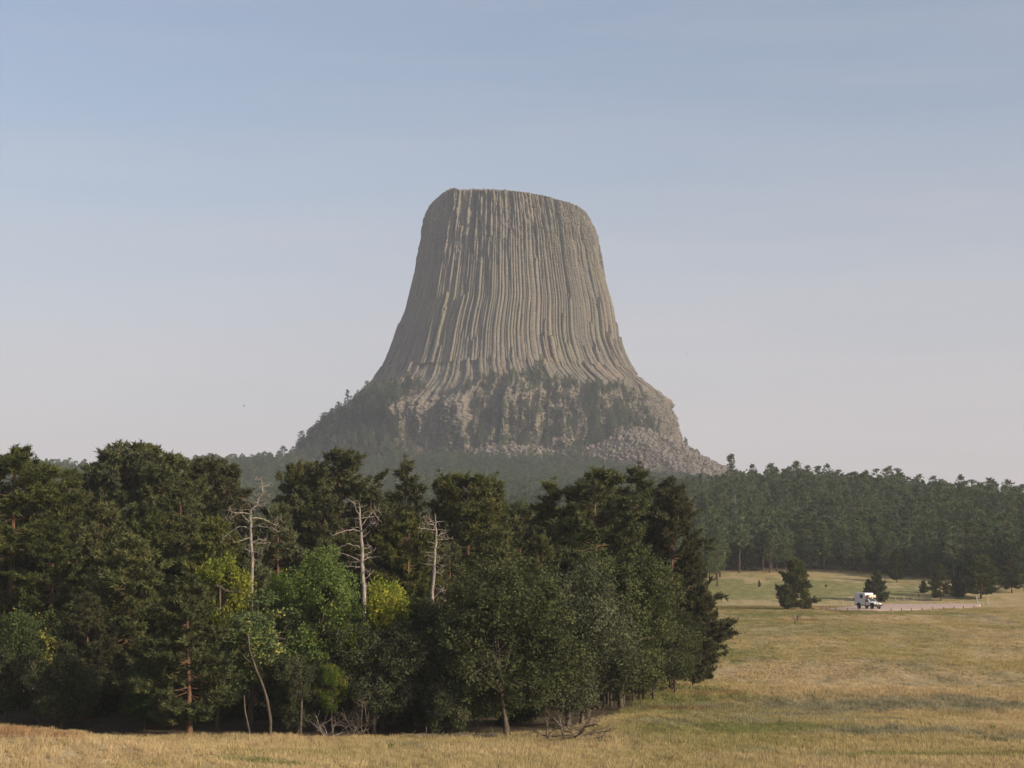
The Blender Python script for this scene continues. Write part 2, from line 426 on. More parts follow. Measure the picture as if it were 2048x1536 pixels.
# ------------------------------------------------------------------ rock tower
SIL_L = np.array([(370, 838), (412, 846), (430, 850), (457, 843), (497, 836), (530, 829.5), (560, 824), (583, 818), (623, 809), (645, 798), (681, 785), (708, 776), (735, 764), (762, 749), (782, 731), (800, 710), (820, 688), (835, 672), (865, 662), (890, 655), (930, 650), (980, 640)], float)
def _smooth(S):
    yy = np.arange(340, 1010.); v = np.interp(yy, S[:, 0], S[:, 1]); k = np.hanning(45); v = np.convolve(np.pad(v, 22, mode='edge'), k / k.sum(), 'valid'); return np.c_[yy, v]
SIL_L[0] = (370, 852); SIL_L[1] = (412, 851); SIL_L[2] = (430, 849)
SIL_R = np.array([(370, 1168), (405, 1174), (425, 1179), (439, 1184), (461, 1191), (493, 1198), (529, 1205), (560, 1211), (592, 1220), (627, 1229), (659, 1234), (690, 1238), (713, 1247), (740, 1261), (764, 1279), (776, 1301), (789, 1319), (812, 1330), (839, 1343), (861, 1350), (886, 1351), (930, 1353), (980, 1357)], float)
SIL_L, SIL_R = _smooth(SIL_L), _smooth(SIL_R)
TOPL = np.array([(836, 448), (846, 432), (851, 420), (856, 411), (870, 396), (883, 384), (901, 378), (960, 377.5), (1009, 379.5), (1054, 385), (1099, 393), (1139, 405), (1162, 414), (1175, 424), (1184, 436), (1190, 452)], float)
M2P = 1675.0
Y_SPLIT = 772.0
def tower_dims(py):
    l, r = np.interp(py, SIL_L[:, 0], SIL_L[:, 1]), np.interp(py, SIL_R[:, 0], SIL_R[:, 1])
    xl, xr = wx(l, py, M2P), wx(r, py, M2P)
    return (xl + xr) / 2, (xr - xl) / 2
NCOL = 232
_b = np.cumsum(rng.uniform(.40, 1.0, NCOL) + (rng.random(NCOL) < .22) * rng.uniform(.3, .9, NCOL)); _b = _b / _b[-1] * 2 * math.pi
_edges = np.concatenate([[0], _b])
UB = np.array([-1, -.93, -.80, -.55, -.32, -.05, .22, .42, .62, .80, .93])
SUB = len(UB)
th = np.concatenate([_edges[i] + (UB * .5 + .5) * (_edges[i + 1] - _edges[i]) for i in range(NCOL)])
cid = np.repeat(np.arange(NCOL), SUB); uu = np.tile(UB, NCOL)
_mid = (_edges[:-1] + _edges[1:]) / 2
th = th - math.pi / 2                                                  # columns start at the front (-Y)
def ztop(x, y):
    yf = np.minimum(y, M2P)                     # the rim in the photo is the near rim
    px = 1024 + x / yf * F_PX
    return wz(np.interp(px, TOPL[:, 0], TOPL[:, 1]), 1) * yf
def tower_surface(pyrows, part):
    py = pyrows[:, None]
    c, w = tower_dims(py)
    py0 = py
    z = wz(py, M2P) + 0 * th[None]
    hcol = rng.uniform(0, 1, (NCOL, 12))
    asp = np.interp(py, [380, 760, 900], [.95, .9, .86])
    arc = 105 * th[None] + 0 * w
    upz = sstep(620, 440, py0); lwz = sstep(640, 740, py0)
    wob = (noise3(cid[None] * 5.3 + np.sign(uu)[None] * 2.1, z * .16, 0, 101) * .35 + noise3(cid[None] * 3.1 + np.sign(uu)[None] * 1.3, z * .5, 0, 103) * .25) * np.abs(uu)[None]
    tha = th[None] + wob * .012 * (.12 + 1.1 * upz + .8 * lwz)          # ragged column edges
    nx, ny = np.cos(tha), np.sin(tha)
    py = HOR - (HOR - py0) * M2P / (M2P + np.minimum(ny, 0) * w * .92)     # row at which this point shows in the photo
    # irregular plan
    plan = 1 + .022 * np.sin(3 * th + 1.1)[None] + .014 * np.sin(7 * th + .3)[None]
    side = (np.cos(th) ** 2)[None] + 0 * py
    plan = plan * (1 - side) + 1.0 * side
    zz = z
    disp = np.zeros_like(zz)
    up = sstep(640, 430, py)                    # weathered upper zone
    low = sstep(640, 770, py)
    # fluting: faceted columns with dark joints
    shf = (hcol[:, 9][cid] - .5) * .5; ua = np.abs(uu - shf * (1 - uu ** 2))
    prof = -(np.clip((ua - .3) / .7, 0, 1) * 1.1)[None] * (1 + .5 * up) - (np.clip((np.abs(uu) - .78) / .22, 0, 1) * 1.3)[None]
    fade = 1 - .45 * low
    prot = (hcol[:, 0][cid] ** 1.3)[None] * 1.35
    # column tops broken away: some columns start lower, revealing a recess above
    brk = wz(380 + 380 * hcol[:, 1] ** 1.6, M2P)[cid][None]
    jag = noise3(cid[None] * 3.7 + uu[None] * .8, zz * .0, 0, 5) * 7 - np.abs(uu)[None] * 5
    recess = ((zz > brk + jag) & (hcol[:, 2][cid] < .5)[None]) * (1.0 + 2.6 * hcol[:, 3][cid])[None] + ((noise3(cid[None] * 2.3, zz * .035, 0, 121) > .35) * 1.1 * up)
    brk2 = wz(610 + 140 * hcol[:, 4] ** .8, M2P)[cid][None]
    slab = ((zz < brk2 + jag * 1.4) & (hcol[:, 5][cid] < .5)[None]) * (1.0 + 3.0 * hcol[:, 6][cid])[None]
    big = 1.5 * noise3(_mid[cid][None] * 7.5, zz * .0015, 0, 12) + 1.0 * noise3(_mid[cid][None] * 17, zz * .002, 0, 14)
    rough = fbm(arc * .16, zz * .11, 0, 4, 31) * (0.25 + 2.0 * up ** 2 + 1.8 * low ** 2) + fbm(arc * .5, zz * .3, 0, 3, 77) * (.12 + .7 * up ** 2 + .6 * low ** 2)
    steps = np.floor(noise3(cid[None] * 1.7, zz * .045, 0, 41) * 3) / 3 * 1.6 * (.25 + up)
    disp = prof * fade + prot + big * (1 + .5 * up) - recess + slab + rough + steps
    if part == 'pedestal':
        rag = 16 * noise3(th[None] * 9, 0, 0, 33) + 12 * noise3(_mid[cid][None] * 31, 0, 0, 35)
        ps = sstep(756, 792, py + rag) * sstep(745, 760, py0)
        q = fbm(th[None] * 9, zz * .020, 3, 5, 51, .55)
        ridge = (1 - np.abs(noise3(th[None] * 8 + .5 * noise3(zz * .03, th[None] * 4, 0, 3), zz * .010, 0, 61)) * 2)
        blk = np.floor(fbm(th[None] * 30, zz * .045, 0, 2, 71) * 4) / 4
        ribs = -np.abs(noise3(th[None] * 42 + 1.2 * noise3(zz * .03, th[None] * 3, 1, 2), zz * .02, 0, 55)) * 4
        shelf = np.floor(fbm(th[None] * 11, zz * .06, 7, 3, 91) * 5) / 5 * 7
        dp = 10 * q + 4.0 * ridge + 3.5 * blk + shelf + ribs * .7 + 2.8 * fbm(arc * .35, zz * .35, 0, 4, 81, .65)
        # buttress left of centre
        dp = dp + (13 + 3 * noise3(th[None] * 20, zz * .04, 0, 44)) * np.exp(-((th[None] + math.pi / 2 + .56) / .17) ** 4) * sstep(768, 790, py) * (1 - .4 * sstep(860, 930, py))
        disp = disp * (1 - ps) + dp * ps
    edge = np.clip(np.abs(nx), 0, 1) ** 6       # keep the outline close to the traced one
    disp = disp - edge * 1.5
    x = TC[0] * 0 + c + nx * (w * plan + disp)
    y = TC[1] + ny * (w * asp * plan + disp)
    if part == 'shaft':
        zt = ztop(x, y) + 2.4 * fbm(th[None] * 26, zz * .05, 0, 4, 91, .65) - 1.0 * np.abs(uu)[None] ** 3 - 2.0 * (hcol[:, 8][cid] ** 3)[None]
        zt = zt - 2.5 * np.clip(-ny, 0, 1) * sstep(0, 1, 1 - np.abs(nx)) * 0
        hi = z > zt
        z = np.minimum(z, zt)
        k = np.clip((wz(py0, M2P) - zt) / 12.0, 0, 1)      # shoulders roll inwards above the rim
        x = np.where(hi, x - nx * k * 5, x); y = np.where(hi, y - ny * k * 5, y)
    tint = (hcol[:, 7][cid])[None] + 0 * zz
    return np.stack([x, y, z], 2), tint
def wrapgrid(nr, nc):
    i = (np.arange(nr - 1)[:, None] * nc + np.arange(nc)[None]).ravel(); j = (np.arange(nr - 1)[:, None] * nc + (np.arange(nc)[None] + 1) % nc).ravel()
    return np.stack([i, j, j + nc, i + nc], 1)
tower = empty('rock_tower', (float(TC[0]), float(TC[1]), 100.0))
tag(tower, 'huge flat topped grey tan rock tower with fluted vertical columns above the forest', 'rock tower')
OFF = np.array([TC[0], TC[1], 100.0])
rows_s = np.concatenate([np.linspace(750, 640, 100), np.linspace(639, 374, 200)])
G, tn = tower_surface(rows_s, 'shaft')
shaft = obj('column_shaft', mesh('column_shaft', (G - OFF).reshape(-1, 3), [wrapgrid(*G.shape[:2])], [M['shaft']], attrs={'column_tint': ('POINT', tn.ravel())}), tower)
# summit: closes the top, gently domed, following the tilted rim
rim = G[-1]
caps = []
cen = rim.mean(0)
for s in (1.0, .93, .8, .55, .3, .02):
    p = cen + (rim - cen) * s
    zz_ = ztop(p[:, 0], p[:, 1]) + 1.2 * (1 - s) + .8 * fbm(p[:, 0] * .1, p[:, 1] * .1, 0, 3, 7) - .6
    p = np.c_[p[:, :2], np.where(s == 1.0, rim[:, 2], np.minimum(zz_, wz(377.5, 1) * np.minimum(p[:, 1], M2P - 40)))]
    caps.append(p)
obj('summit', mesh('summit', np.concatenate(caps) - OFF, [wrapgrid(len(caps), len(rim))], [M['pedestal']], attrs={'column_tint': ('POINT', np.full(len(caps) * len(rim), .4))}), tower)
rows_p = np.linspace(960, 745, 200)
G2, tn2 = tower_surface(rows_p, 'pedestal')
obj('pedestal', mesh('pedestal', (G2 - OFF).reshape(-1, 3), [wrapgrid(*G2.shape[:2])], [M['pedestal']], attrs={'column_tint': ('POINT', np.full(G2.shape[0] * G2.shape[1], .5))}), tower)

# ------------------------------------------------------------------ talus: thousands of blocks, one mass
def ico():
    p = (1 + 5 ** .5) / 2
    v = np.array([(-1, p, 0), (1, p, 0), (-1, -p, 0), (1, -p, 0), (0, -1, p), (0, 1, p), (0, -1, -p), (0, 1, -p), (p, 0, -1), (p, 0, 1), (-p, 0, -1), (-p, 0, 1)], float)
    f = np.array([(0, 11, 5), (0, 5, 1), (0, 1, 7), (0, 7, 10), (0, 10, 11), (1, 5, 9), (5, 11, 4), (11, 10, 2), (10, 7, 6), (7, 1, 8), (3, 9, 4), (3, 4, 2), (3, 2, 6), (3, 6, 8), (3, 8, 9), (4, 9, 5), (2, 4, 11), (6, 2, 10), (8, 6, 7), (9, 8, 1)])
    return v / np.linalg.norm(v[0]), f
IV, IF = ico()
N = 60000
a_ = np.radians(rng.uniform(-112, 35, N)); r_ = rng.uniform(125, 285, N)
px_, py_ = TC[0] + r_ * np.cos(a_), TC[1] + r_ * np.sin(a_)
aa, rr, zt = talus_mask(px_, py_)
zz = terrain(px_, py_)
lowr = np.interp(aa, [-112, -100, -80, -66, -56, -45, -20, 0, 35], [185, 208, 214, 208, 226, 256, 262, 256, 225])
ok = (zt > zz - 1.2) & (rr < lowr + rng.normal(0, 7, N))
idx = np.where(ok)[0][:20000]
a3 = np.radians(rng.uniform(178, 250, 9000)); r3_ = rng.uniform(158, 226, 9000)
qx, qy = TC[0] + r3_ * np.cos(a3), TC[1] + r3_ * np.sin(a3)
m3 = noise3(qx * .045, qy * .045, 0, 66) > .22                                    # rocky openings in the treed shoulder
px_, py_ = np.r_[px_[idx], qx[m3]], np.r_[py_[idx], qy[m3]]; zz = terrain(px_, py_); idx = np.arange(len(px_))
s = np.clip(rng.lognormal(.0, .5, len(idx)), .4, 4.2) * .9
V = IV[None] * (1 + rng.uniform(-.32, .32, (len(idx), 12, 1))) * (s[:, None, None] * rng.uniform(.65, 1.25, (len(idx), 1, 3)))
V = V + np.stack([px_[idx], py_[idx], zz[idx] + s * .25], 1)[:, None]
F = (IF[None] + (np.arange(len(idx)) * 12)[:, None, None]).reshape(-1, 3)
tag(obj('talus_rubble', mesh('talus_rubble', V.reshape(-1, 3), [F], [M['talus']])), 'grey boulder slope spilling from the right foot of the rock tower', kind='stuff')

# ------------------------------------------------------------------ plant builders
def unit(v): return v / (np.linalg.norm(v, axis=-1, keepdims=True) + 1e-9)
def tufts(C, D, n, ln, wd, r, spread=.9):
    """needle sprays: n thin triangles around each centre C along direction D"""
    k = len(C)
    d = unit(D[:, None] * .75 + r.normal(0, spread, (k, n, 3)) + np.array([0, 0, .25]))
    b = C[:, None] + r.normal(0, ln * .18, (k, n, 3))
    L_ = ln * r.uniform(.65, 1.2, (k, n, 1))
    sidev = unit(np.cross(d, r.normal(0, 1, (k, n, 3))))
    w = wd * r.uniform(.7, 1.3, (k, n, 1))
    V = np.stack([b - sidev * w, b + sidev * w, b + d * L_ + sidev * w * .25], 2).reshape(-1, 3)
    return V, np.arange(len(V)).reshape(-1, 3)
def pine(seed, H, cb, R, form, dens=1.25, nn=13, ln=.40, wd=.052, lean=.2, sides=7, lo=False):
    """returns trunk Geo, crown arrays. Ponderosa: whorled limbs, needle tufts bunched along the twigs"""
    r = np.random.default_rng(seed)
    g = Geo()
    hs = np.linspace(0, 1, 12)
    ph = r.uniform(0, 6.28, 2)
    cx = lean * np.stack([np.sin(hs * 2.2 + ph[0]) - math.sin(ph[0]), np.sin(hs * 2.6 + ph[1]) - math.sin(ph[1])], 1)
    r0 = H * .0135
    g.tube(np.c_[cx, hs * H], r0 * (1 - hs) ** .8 + .02 + r0 * .5 * np.exp(-hs * 40), sides)
    C, D = [], []
    z = cb * H
    while z < H * .985:
        t = (z / H - cb) / (1 - cb)
        if form == 'spire': Lr = R * (1 - t) ** .85 * min(1, .55 + t * 5)
        elif form == 'dome': Lr = R * max(0, 1 - t ** 2.0) ** .72 * min(1, .5 + t * 3)
        else: Lr = R * (1 - t ** 1.35) ** .8 * min(1, .6 + t * 3.5)
        for q in range(r.integers(2, 5)):
            az = r.uniform(0, 6.283); L_ = Lr * r.uniform(.55, 1.12) + .25
            el = math.radians(-14 + 48 * t + r.normal(0, 9))
            s = np.linspace(0, 1, 6)
            rad = L_ * s * math.cos(el); hz = L_ * (s * math.sin(el) - .10 * np.sin(s * 3.1) + .16 * s ** 2.5)
            tz = z + r.uniform(-.3, .3); tx = np.array([np.interp(tz / H, hs, cx[:, 0]), np.interp(tz / H, hs, cx[:, 1])])
            hz = np.minimum(hz, np.maximum(H - z - .55 * rad ** 1.5 / R ** .5 - .2, -.25 * rad))
            azs = az + r.normal(0, .2) * s
            P = np.c_[tx[0] + rad * np.cos(azs), tx[1] + rad * np.sin(azs), tz + hz]
            if not lo or r.random() < .3: g.tube(P, np.maximum((.012 + .017 * L_) * (1 - s * .85), .008), 4, cap=False)
            nt = max(2, int((2.2 + L_ * 2.3) * dens))
            for w in range(nt):
                sb = r.uniform(.28, 1.0) ** .8; k0 = np.array([np.interp(sb, s, P[:, i]) for i in range(3)])
                ta = az + r.choice((-1, 1)) * r.uniform(.3, 1.2) * (1 if sb < .97 else .3)
                tl = L_ * .34 * r.uniform(.5, 1.2) + .15
                dv = np.array([math.cos(ta), math.sin(ta), r.uniform(-.12, .72)])
                m = max(2, int((tl / .19 + 1) * (dens if lo else 1)))
                for e in np.linspace(.35, 1, m):
                    C.append(k0 + dv * tl * e + r.normal(0, .05, 3)); D.append(dv)
        z += r.uniform(.27, .58) * (H / 18) ** .6 / max(dens, .4) ** .35
    for e in range(14):
        C.append(np.array([cx[-1, 0], cx[-1, 1], H - e * .09]) + r.normal(0, .12, 3)); D.append(np.array([0, 0, 1.]))
    # dead stubs under the crown
    for e in range(int(10 * cb)):
        zz0 = H * r.uniform(.3 * cb, cb); az = r.uniform(0, 6.28); L_ = r.uniform(.6, 2.2)
        s = np.linspace(0, 1, 4); b0 = np.array([np.interp(zz0 / H, hs, cx[:, 0]), np.interp(zz0 / H, hs, cx[:, 1]), zz0])
        g.tube(b0 + np.c_[L_ * s * math.cos(az), L_ * s * math.sin(az), L_ * (-.15 * s + .25 * s ** 2 * r.normal(0, 1))], .03 * (1 - s * .8), 4, cap=False)
    C, D = np.array(C), unit(np.array(D))
    V, F = tufts(C, D, nn, ln, wd, r)
    ti = np.clip(r.normal(.42, .22, len(C)) + .25 * noise3(C[:, 0] * .6, C[:, 1] * .6, C[:, 2] * .6, seed), 0, 1)
    return g, V, F, np.repeat(ti, nn * 3)
def crown_mesh(name, V, F, ti, m): return mesh(name, V, [F], [m], attrs={'tint': ('POINT', ti)})

PINES = {}
def add_pine(key, *a, **k):
    g, V, F, ti = pine(*a, **k)
    PINES[key] = (g.build('trunk', [M['bark']], True), crown_mesh('crown', V, F, ti, M['pine']), a[1])
add_pine('A0', 1, 20, .54, 3.5, 'dome')
add_pine('A1', 2, 20, .30, 3.3, 'round')
add_pine('C0', 3, 20, .24, 4.8, 'dome')
add_pine('C1', 4, 20, .28, 4.4, 'dome')
add_pine('B0', 5, 14, .14, 3.4, 'round')
add_pine('B1', 6, 14, .18, 3.9, 'round')
add_pine('D0', 7, 18, .22, 3.0, 'spire')
add_pine('E0', 8, 20, .34, 3.6, 'dome', dens=1.0)
add_pine('F0', 9, 18, .10, 4.9, 'round')
add_pine('G0', 10, 10, .12, 4.4, 'round', dens=1.7)
add_pine('G1', 14, 10, .08, 3.9, 'round', dens=1.7)

def place_tree(kind, name, x, y, H, w, rz, label, cat, group, meshes, mat=None, sink=.15):
    tr, cr, h0 = meshes
    s = H / h0
    e = empty(name, (x, y, float(terrain(x, y)) - sink), rz, (s * w, s * w, s))
    tag(e, label, cat, group)
    a = obj('trunk', tr, e); b = obj('crown', cr, e)
    if mat is not None:
        b.material_slots[0].link = 'OBJECT'; b.material_slots[0].material = mat
    return e
def at(px, d, ytop):
    x = float(wx(px, 1200, d)); zt = float(wz(ytop, d)); return x, d, zt - float(terrain(x, d)) + .15

# ------------------------------------------------------------------ front stand of pines
GF = 'pines of the near forest stand'
front = [
 (12, 146, 899, 'A0', 1.25, 'tall ponderosa at the left edge with a long bare reddish trunk'),
 (72, 158, 930, 'C1', .9, 'rounded pine just right of the leftmost tall ponderosa'),
 (140, 150, 944, 'A1', .95, 'pine with slim straight bare trunk between the left edge ponderosa and the twin tall pines'),
 (184, 170, 925, 'D0', 1.1, 'dim pine crown peeking out left of the twin tall pines'),
 (222, 166, 889, 'A0', 1.1, 'left one of the twin tallest rounded pines on the forest skyline'),
 (272, 170, 885, 'C1', .95, 'right one of the twin tallest rounded pines on the forest skyline'),
 (322, 164, 908, 'C0', .9, 'broad pine next right of the twin tallest pines'),
 (352, 148, 985, 'E0', 1.0, 'mid height pine with dark forked trunk below the broad skyline pine'),
 (385, 172, 925, 'C1', .9, 'skyline pine between the broad pine and the pair left of the pale snag'),
 (424, 166, 915, 'C0', .85, 'left pine of the pair standing left of the pale spreading snag'),
 (466, 158, 934, 'A1', 1.15, 'right pine of the pair, directly left of the top of the pale spreading snag'),
 (255, 128, 1072, 'B1', 1.15, 'big bushy dark pine in the front row of the left half, mid height'),
 (385, 110.5, 1150, 'B0', 1.12, 'dark young pine in front of the forest with its sunlit trunk foot in the grass'),
 (110, 132, 1050, 'E0', 1.1, 'thin half bare pine in the left front behind the yellowing bush'),
 (200, 138, 1010, 'B1', 1.0, 'pine left of and just above the big bushy dark pine'),
 (310, 140, 1020, 'B0', .9, 'conical pine right of and just above the big bushy dark pine'),
 (430, 138, 1040, 'B1', .9, 'dark pine low beside the foot of the pale spreading snag'),
 (560, 142, 1010, 'B0', 1.05, 'conical dark pine between the spreading snag and the straight snag'),
 (592, 165, 925, 'C0', .75, 'smaller rounded pine touching the left of the great domed pine'),
 (680, 160, 902, 'C0', 1.15, 'great domed pine on the skyline behind the straight snag'),
 (640, 150, 970, 'D0', 1.0, 'open pine below the left half of the great domed pine'),
 (745, 156, 975, 'D0', 1.1, 'pine filling in right of the straight snag'),
 (800, 150, 924, 'D0', 1.05, 'narrow spire shaped pine between the straight snag and the broken snag'),
 (822, 136, 1030, 'A0', .85, 'pine with pale reddish bare trunk between the straight and the broken snag'),
 (880, 160, 952, 'D0', 1.0, 'pointed pine directly behind the top of the broken snag'),
 (928, 150, 946, 'C1', 1.1, 'large pine with twin dark trunks right of the broken snag'),
 (985, 158, 955, 'D0', 1.1, 'slim crowned pine right of the large pine with twin trunks'),
 (1040, 164, 1005, 'C1', .8, 'low pine crown in the dip of the forest skyline'),
 (1085, 168, 1010, 'C0', .7, 'small rounded pine at the right of the skyline dip'),
 (1113, 152, 966, 'D0', 1.15, 'dark spire pine at the left of the tall right hand pine group'),
 (1190, 150, 940, 'C0', 1.15, 'broad topped pine leading the tall group at right of the stand'),
 (1268, 160, 936, 'D0', 1.35, 'pointed dark pine at the middle of the tall right group'),
 (1342, 156, 958, 'F0', .88, 'largest full pine ending the stand on the meadow side, limbs low to the grass'),
 (1235, 166, 975, 'C1', .9, 'pine wedged behind between the broad topped and the pointed pine'),
 (1385, 163, 1070, 'F0', .55, 'low limbed pine on the meadow side leaning out over the grass'),
 (1000, 140, 1060, 'B1', 1.0, 'shaded pine behind the left shoulder of the big round oak'),
 (905, 138, 1090, 'B0', 1.0, 'shaded pine at the foot of the broken snag'),
 (700, 142, 1070, 'B1', .9, 'shaded pine behind the foot of the straight snag'),
 (180, 121, 1190, 'B1', .9, 'small dark pine in the deep shade of the left front'),
]
stand_xy = []
for i, (px, d, yt, k, w, lab) in enumerate(front):
    x, y, H = at(px, d, yt)
    h0 = PINES[k][2]
    place_tree('pine', 'pine_tree', x, y, H, w * (h0 / H) ** .25, random.uniform(0, 6.28), lab, 'pine tree', GF, PINES[k])
    stand_xy.append((x, y))
# trees deeper in the stand, seen only through the gaps
r2 = np.random.default_rng(77)
cnt = 0
for tr_ in range(3000):
    if cnt >= 64: break
    y = r2.uniform(136, 235); x = r2.uniform(-.36 * y, np.interp(y, [120, 145, 160, 175, 235], [3, 8, 12, 12, 6]))
    if min((x - a) ** 2 + (y - b) ** 2 for a, b in stand_xy) < 9: continue
    ytop = np.interp(1024 + x / y * F_PX, [0, 100, 250, 400, 520, 680, 830, 1050, 1180, 1300, 1400], [960, 985, 950, 965, 1015, 965, 1000, 1045, 1010, 1000, 1060]) + r2.uniform(5, 90)
    H = float(wz(ytop, y) - terrain(x, y))
    k = ['A0', 'A1', 'D0', 'E0', 'B1', 'D0'][r2.integers(6)]
    place_tree('pine', 'pine_tree', x, y, H, .95 * (PINES[k][2] / H) ** .3, r2.uniform(0, 6.28), 'pine deep inside the near stand, mostly hidden behind its front row', 'pine tree', 'pines deep inside the near stand', PINES[k])
    stand_xy.append((x, y)); cnt += 1

# ------------------------------------------------------------------ deciduous trees
def broadleaf(seed, H, R, lobes, per, leaves, leaf=.10, z0=.22, stems=1, flat=1.0, lean=0.0, gap=.0):
    r = np.random.default_rng(seed)
    g = Geo()
    C = []
    # crown lobes: piled inside an ovoid envelope
    for i in range(lobes):
        for q in range(40):
            p = r.uniform(-1, 1, 3)
            if .25 < np.linalg.norm(p) < 1: break
        tz = z0 + (1 - z0) * (.5 + .5 * p[2]) * .93
        prof = math.sin(min(1, max(.06, (tz - z0) / (1 - z0) * .9 + .12)) * math.pi) ** .6
        c = np.array([p[0] * R * prof * .85 + lean * H * tz, p[1] * R * prof * .85, tz * H])
        C.append((c, R * r.uniform(.24, .44)))
    st = [np.array([r.normal(0, .35 * (stems > 1)), r.normal(0, .35 * (stems > 1)), 0]) for _ in range(stems)]
    forks = []
    for b0 in st:
        top = np.array([lean * H * .4 + b0[0] * 2.2, b0[1] * 2.2, H * (z0 + .22)])
        s = np.linspace(0, 1, 6)[:, None]
        P = b0 * (1 - s) + top * s + np.c_[r.normal(0, .05, (6, 2)), np.zeros(6)] * np.sin(s * 3.14)
        rad = H * .016 / (stems ** .4)
        g.tube(P, rad * (1.25 - .65 * s[:, 0]), 6); forks.append(top)
    LC, LD = [], []
    for c, rr_ in C:
        f = forks[int(np.argmin([np.linalg.norm(c - q) for q in forks]))]
        s = np.linspace(0, 1, 6)[:, None]
        mid = (f + c) / 2 + np.array([r.normal(0, .3), r.normal(0, .3), -.2])
        P = f * (1 - s) ** 2 + 2 * mid * s * (1 - s) + c * s ** 2
        g.tube(P, H * .0062 * (1.1 - s[:, 0]) + .012, 5, cap=False)
        for q in range(5):
            e = c + unit(r.normal(0, 1, 3)) * rr_ * .85; P2 = c * (1 - s[:4] / .6) + e * s[:4] / .6
            g.tube(P2, .02 * (1 - s[:4, 0]) + .006, 3, cap=False)
        n = int(per * (rr_ / (.34 * R)) ** 2)
        d = unit(r.normal(0, 1, (n, 3)) * np.array([1, 1, .9]))
        rad = rr_ * r.uniform(.45, 1.08, n) ** .6
        pc = c + d * rad[:, None] * np.array([1, 1, flat])
        LC.append(pc); LD.append(d)
    LC, LD = np.concatenate(LC), np.concatenate(LD)
    keep = noise3(LC[:, 0] * .8, LC[:, 1] * .8, LC[:, 2] * .8, seed + 5) > -.55 + gap
    LC, LD = LC[keep], LD[keep]
    k = len(LC)
    ctr = LC[:, None] + r.normal(0, leaf * 1.7, (k, leaves, 3))
    nrm = unit(LD[:, None] * .5 + np.array([0, 0, .5]) + r.normal(0, .75, (k, leaves, 3)))
    a = unit(np.cross(nrm, r.normal(0, 1, (k, leaves, 3)))); b = np.cross(nrm, a)
    sz = leaf * r.uniform(.6, 1.25, (k, leaves, 1))
    V = np.stack([ctr - a * sz, ctr - b * sz * .5, ctr + a * sz, ctr + b * sz * .5], 2).reshape(-1, 3)
    F = np.arange(len(V)).reshape(-1, 4)
    ti = np.clip(r.normal(.45, .24, k) + .35 * noise3(LC[:, 0] * .5, LC[:, 1] * .5, LC[:, 2] * .5, seed), 0, 1)
    ti = np.repeat(np.clip(np.repeat(ti, leaves) + r.normal(0, .1, k * leaves), 0, 1), 4)
    return g, V, F, ti
BROAD = {}
def add_broad(key, mat, *a, **k):
    g, V, F, ti = broadleaf(*a, **k)
    BROAD[key] = (g.build('trunk', [M['greybark']], True), crown_mesh('crown', V, F, ti, mat), a[1])
add_broad('oak0', M['oak'], 21, 9, 4.6, 40, 85, 20, z0=.06, stems=2, gap=.12)
add_broad('oak1', M['oak'], 22, 10, 3.8, 30, 90, 18, z0=.16)
add_broad('oak2', M['oak'], 23, 8, 3.4, 24, 90, 18, z0=.2)
add_broad('ash0', M['ash'], 24, 10, 3.3, 30, 62, 26, z0=.22, gap=.34, leaf=.088)
add_broad('ash1', M['mixed'], 25, 9, 2.8, 26, 62, 26, z0=.25, gap=.36, lean=-.06, leaf=.088)
add_broad('round0', M['yellow'], 26, 8, 1.9, 12, 80, 18, z0=.62, gap=.32, leaf=.09)
add_broad('bush0', M['shrub'], 27, 4, 2.4, 18, 60, 16, z0=.02, stems=3, gap=.08)
add_broad('bush1', M['shrub'], 28, 3, 2.0, 14, 60, 16, z0=.0, stems=4, gap=.15)
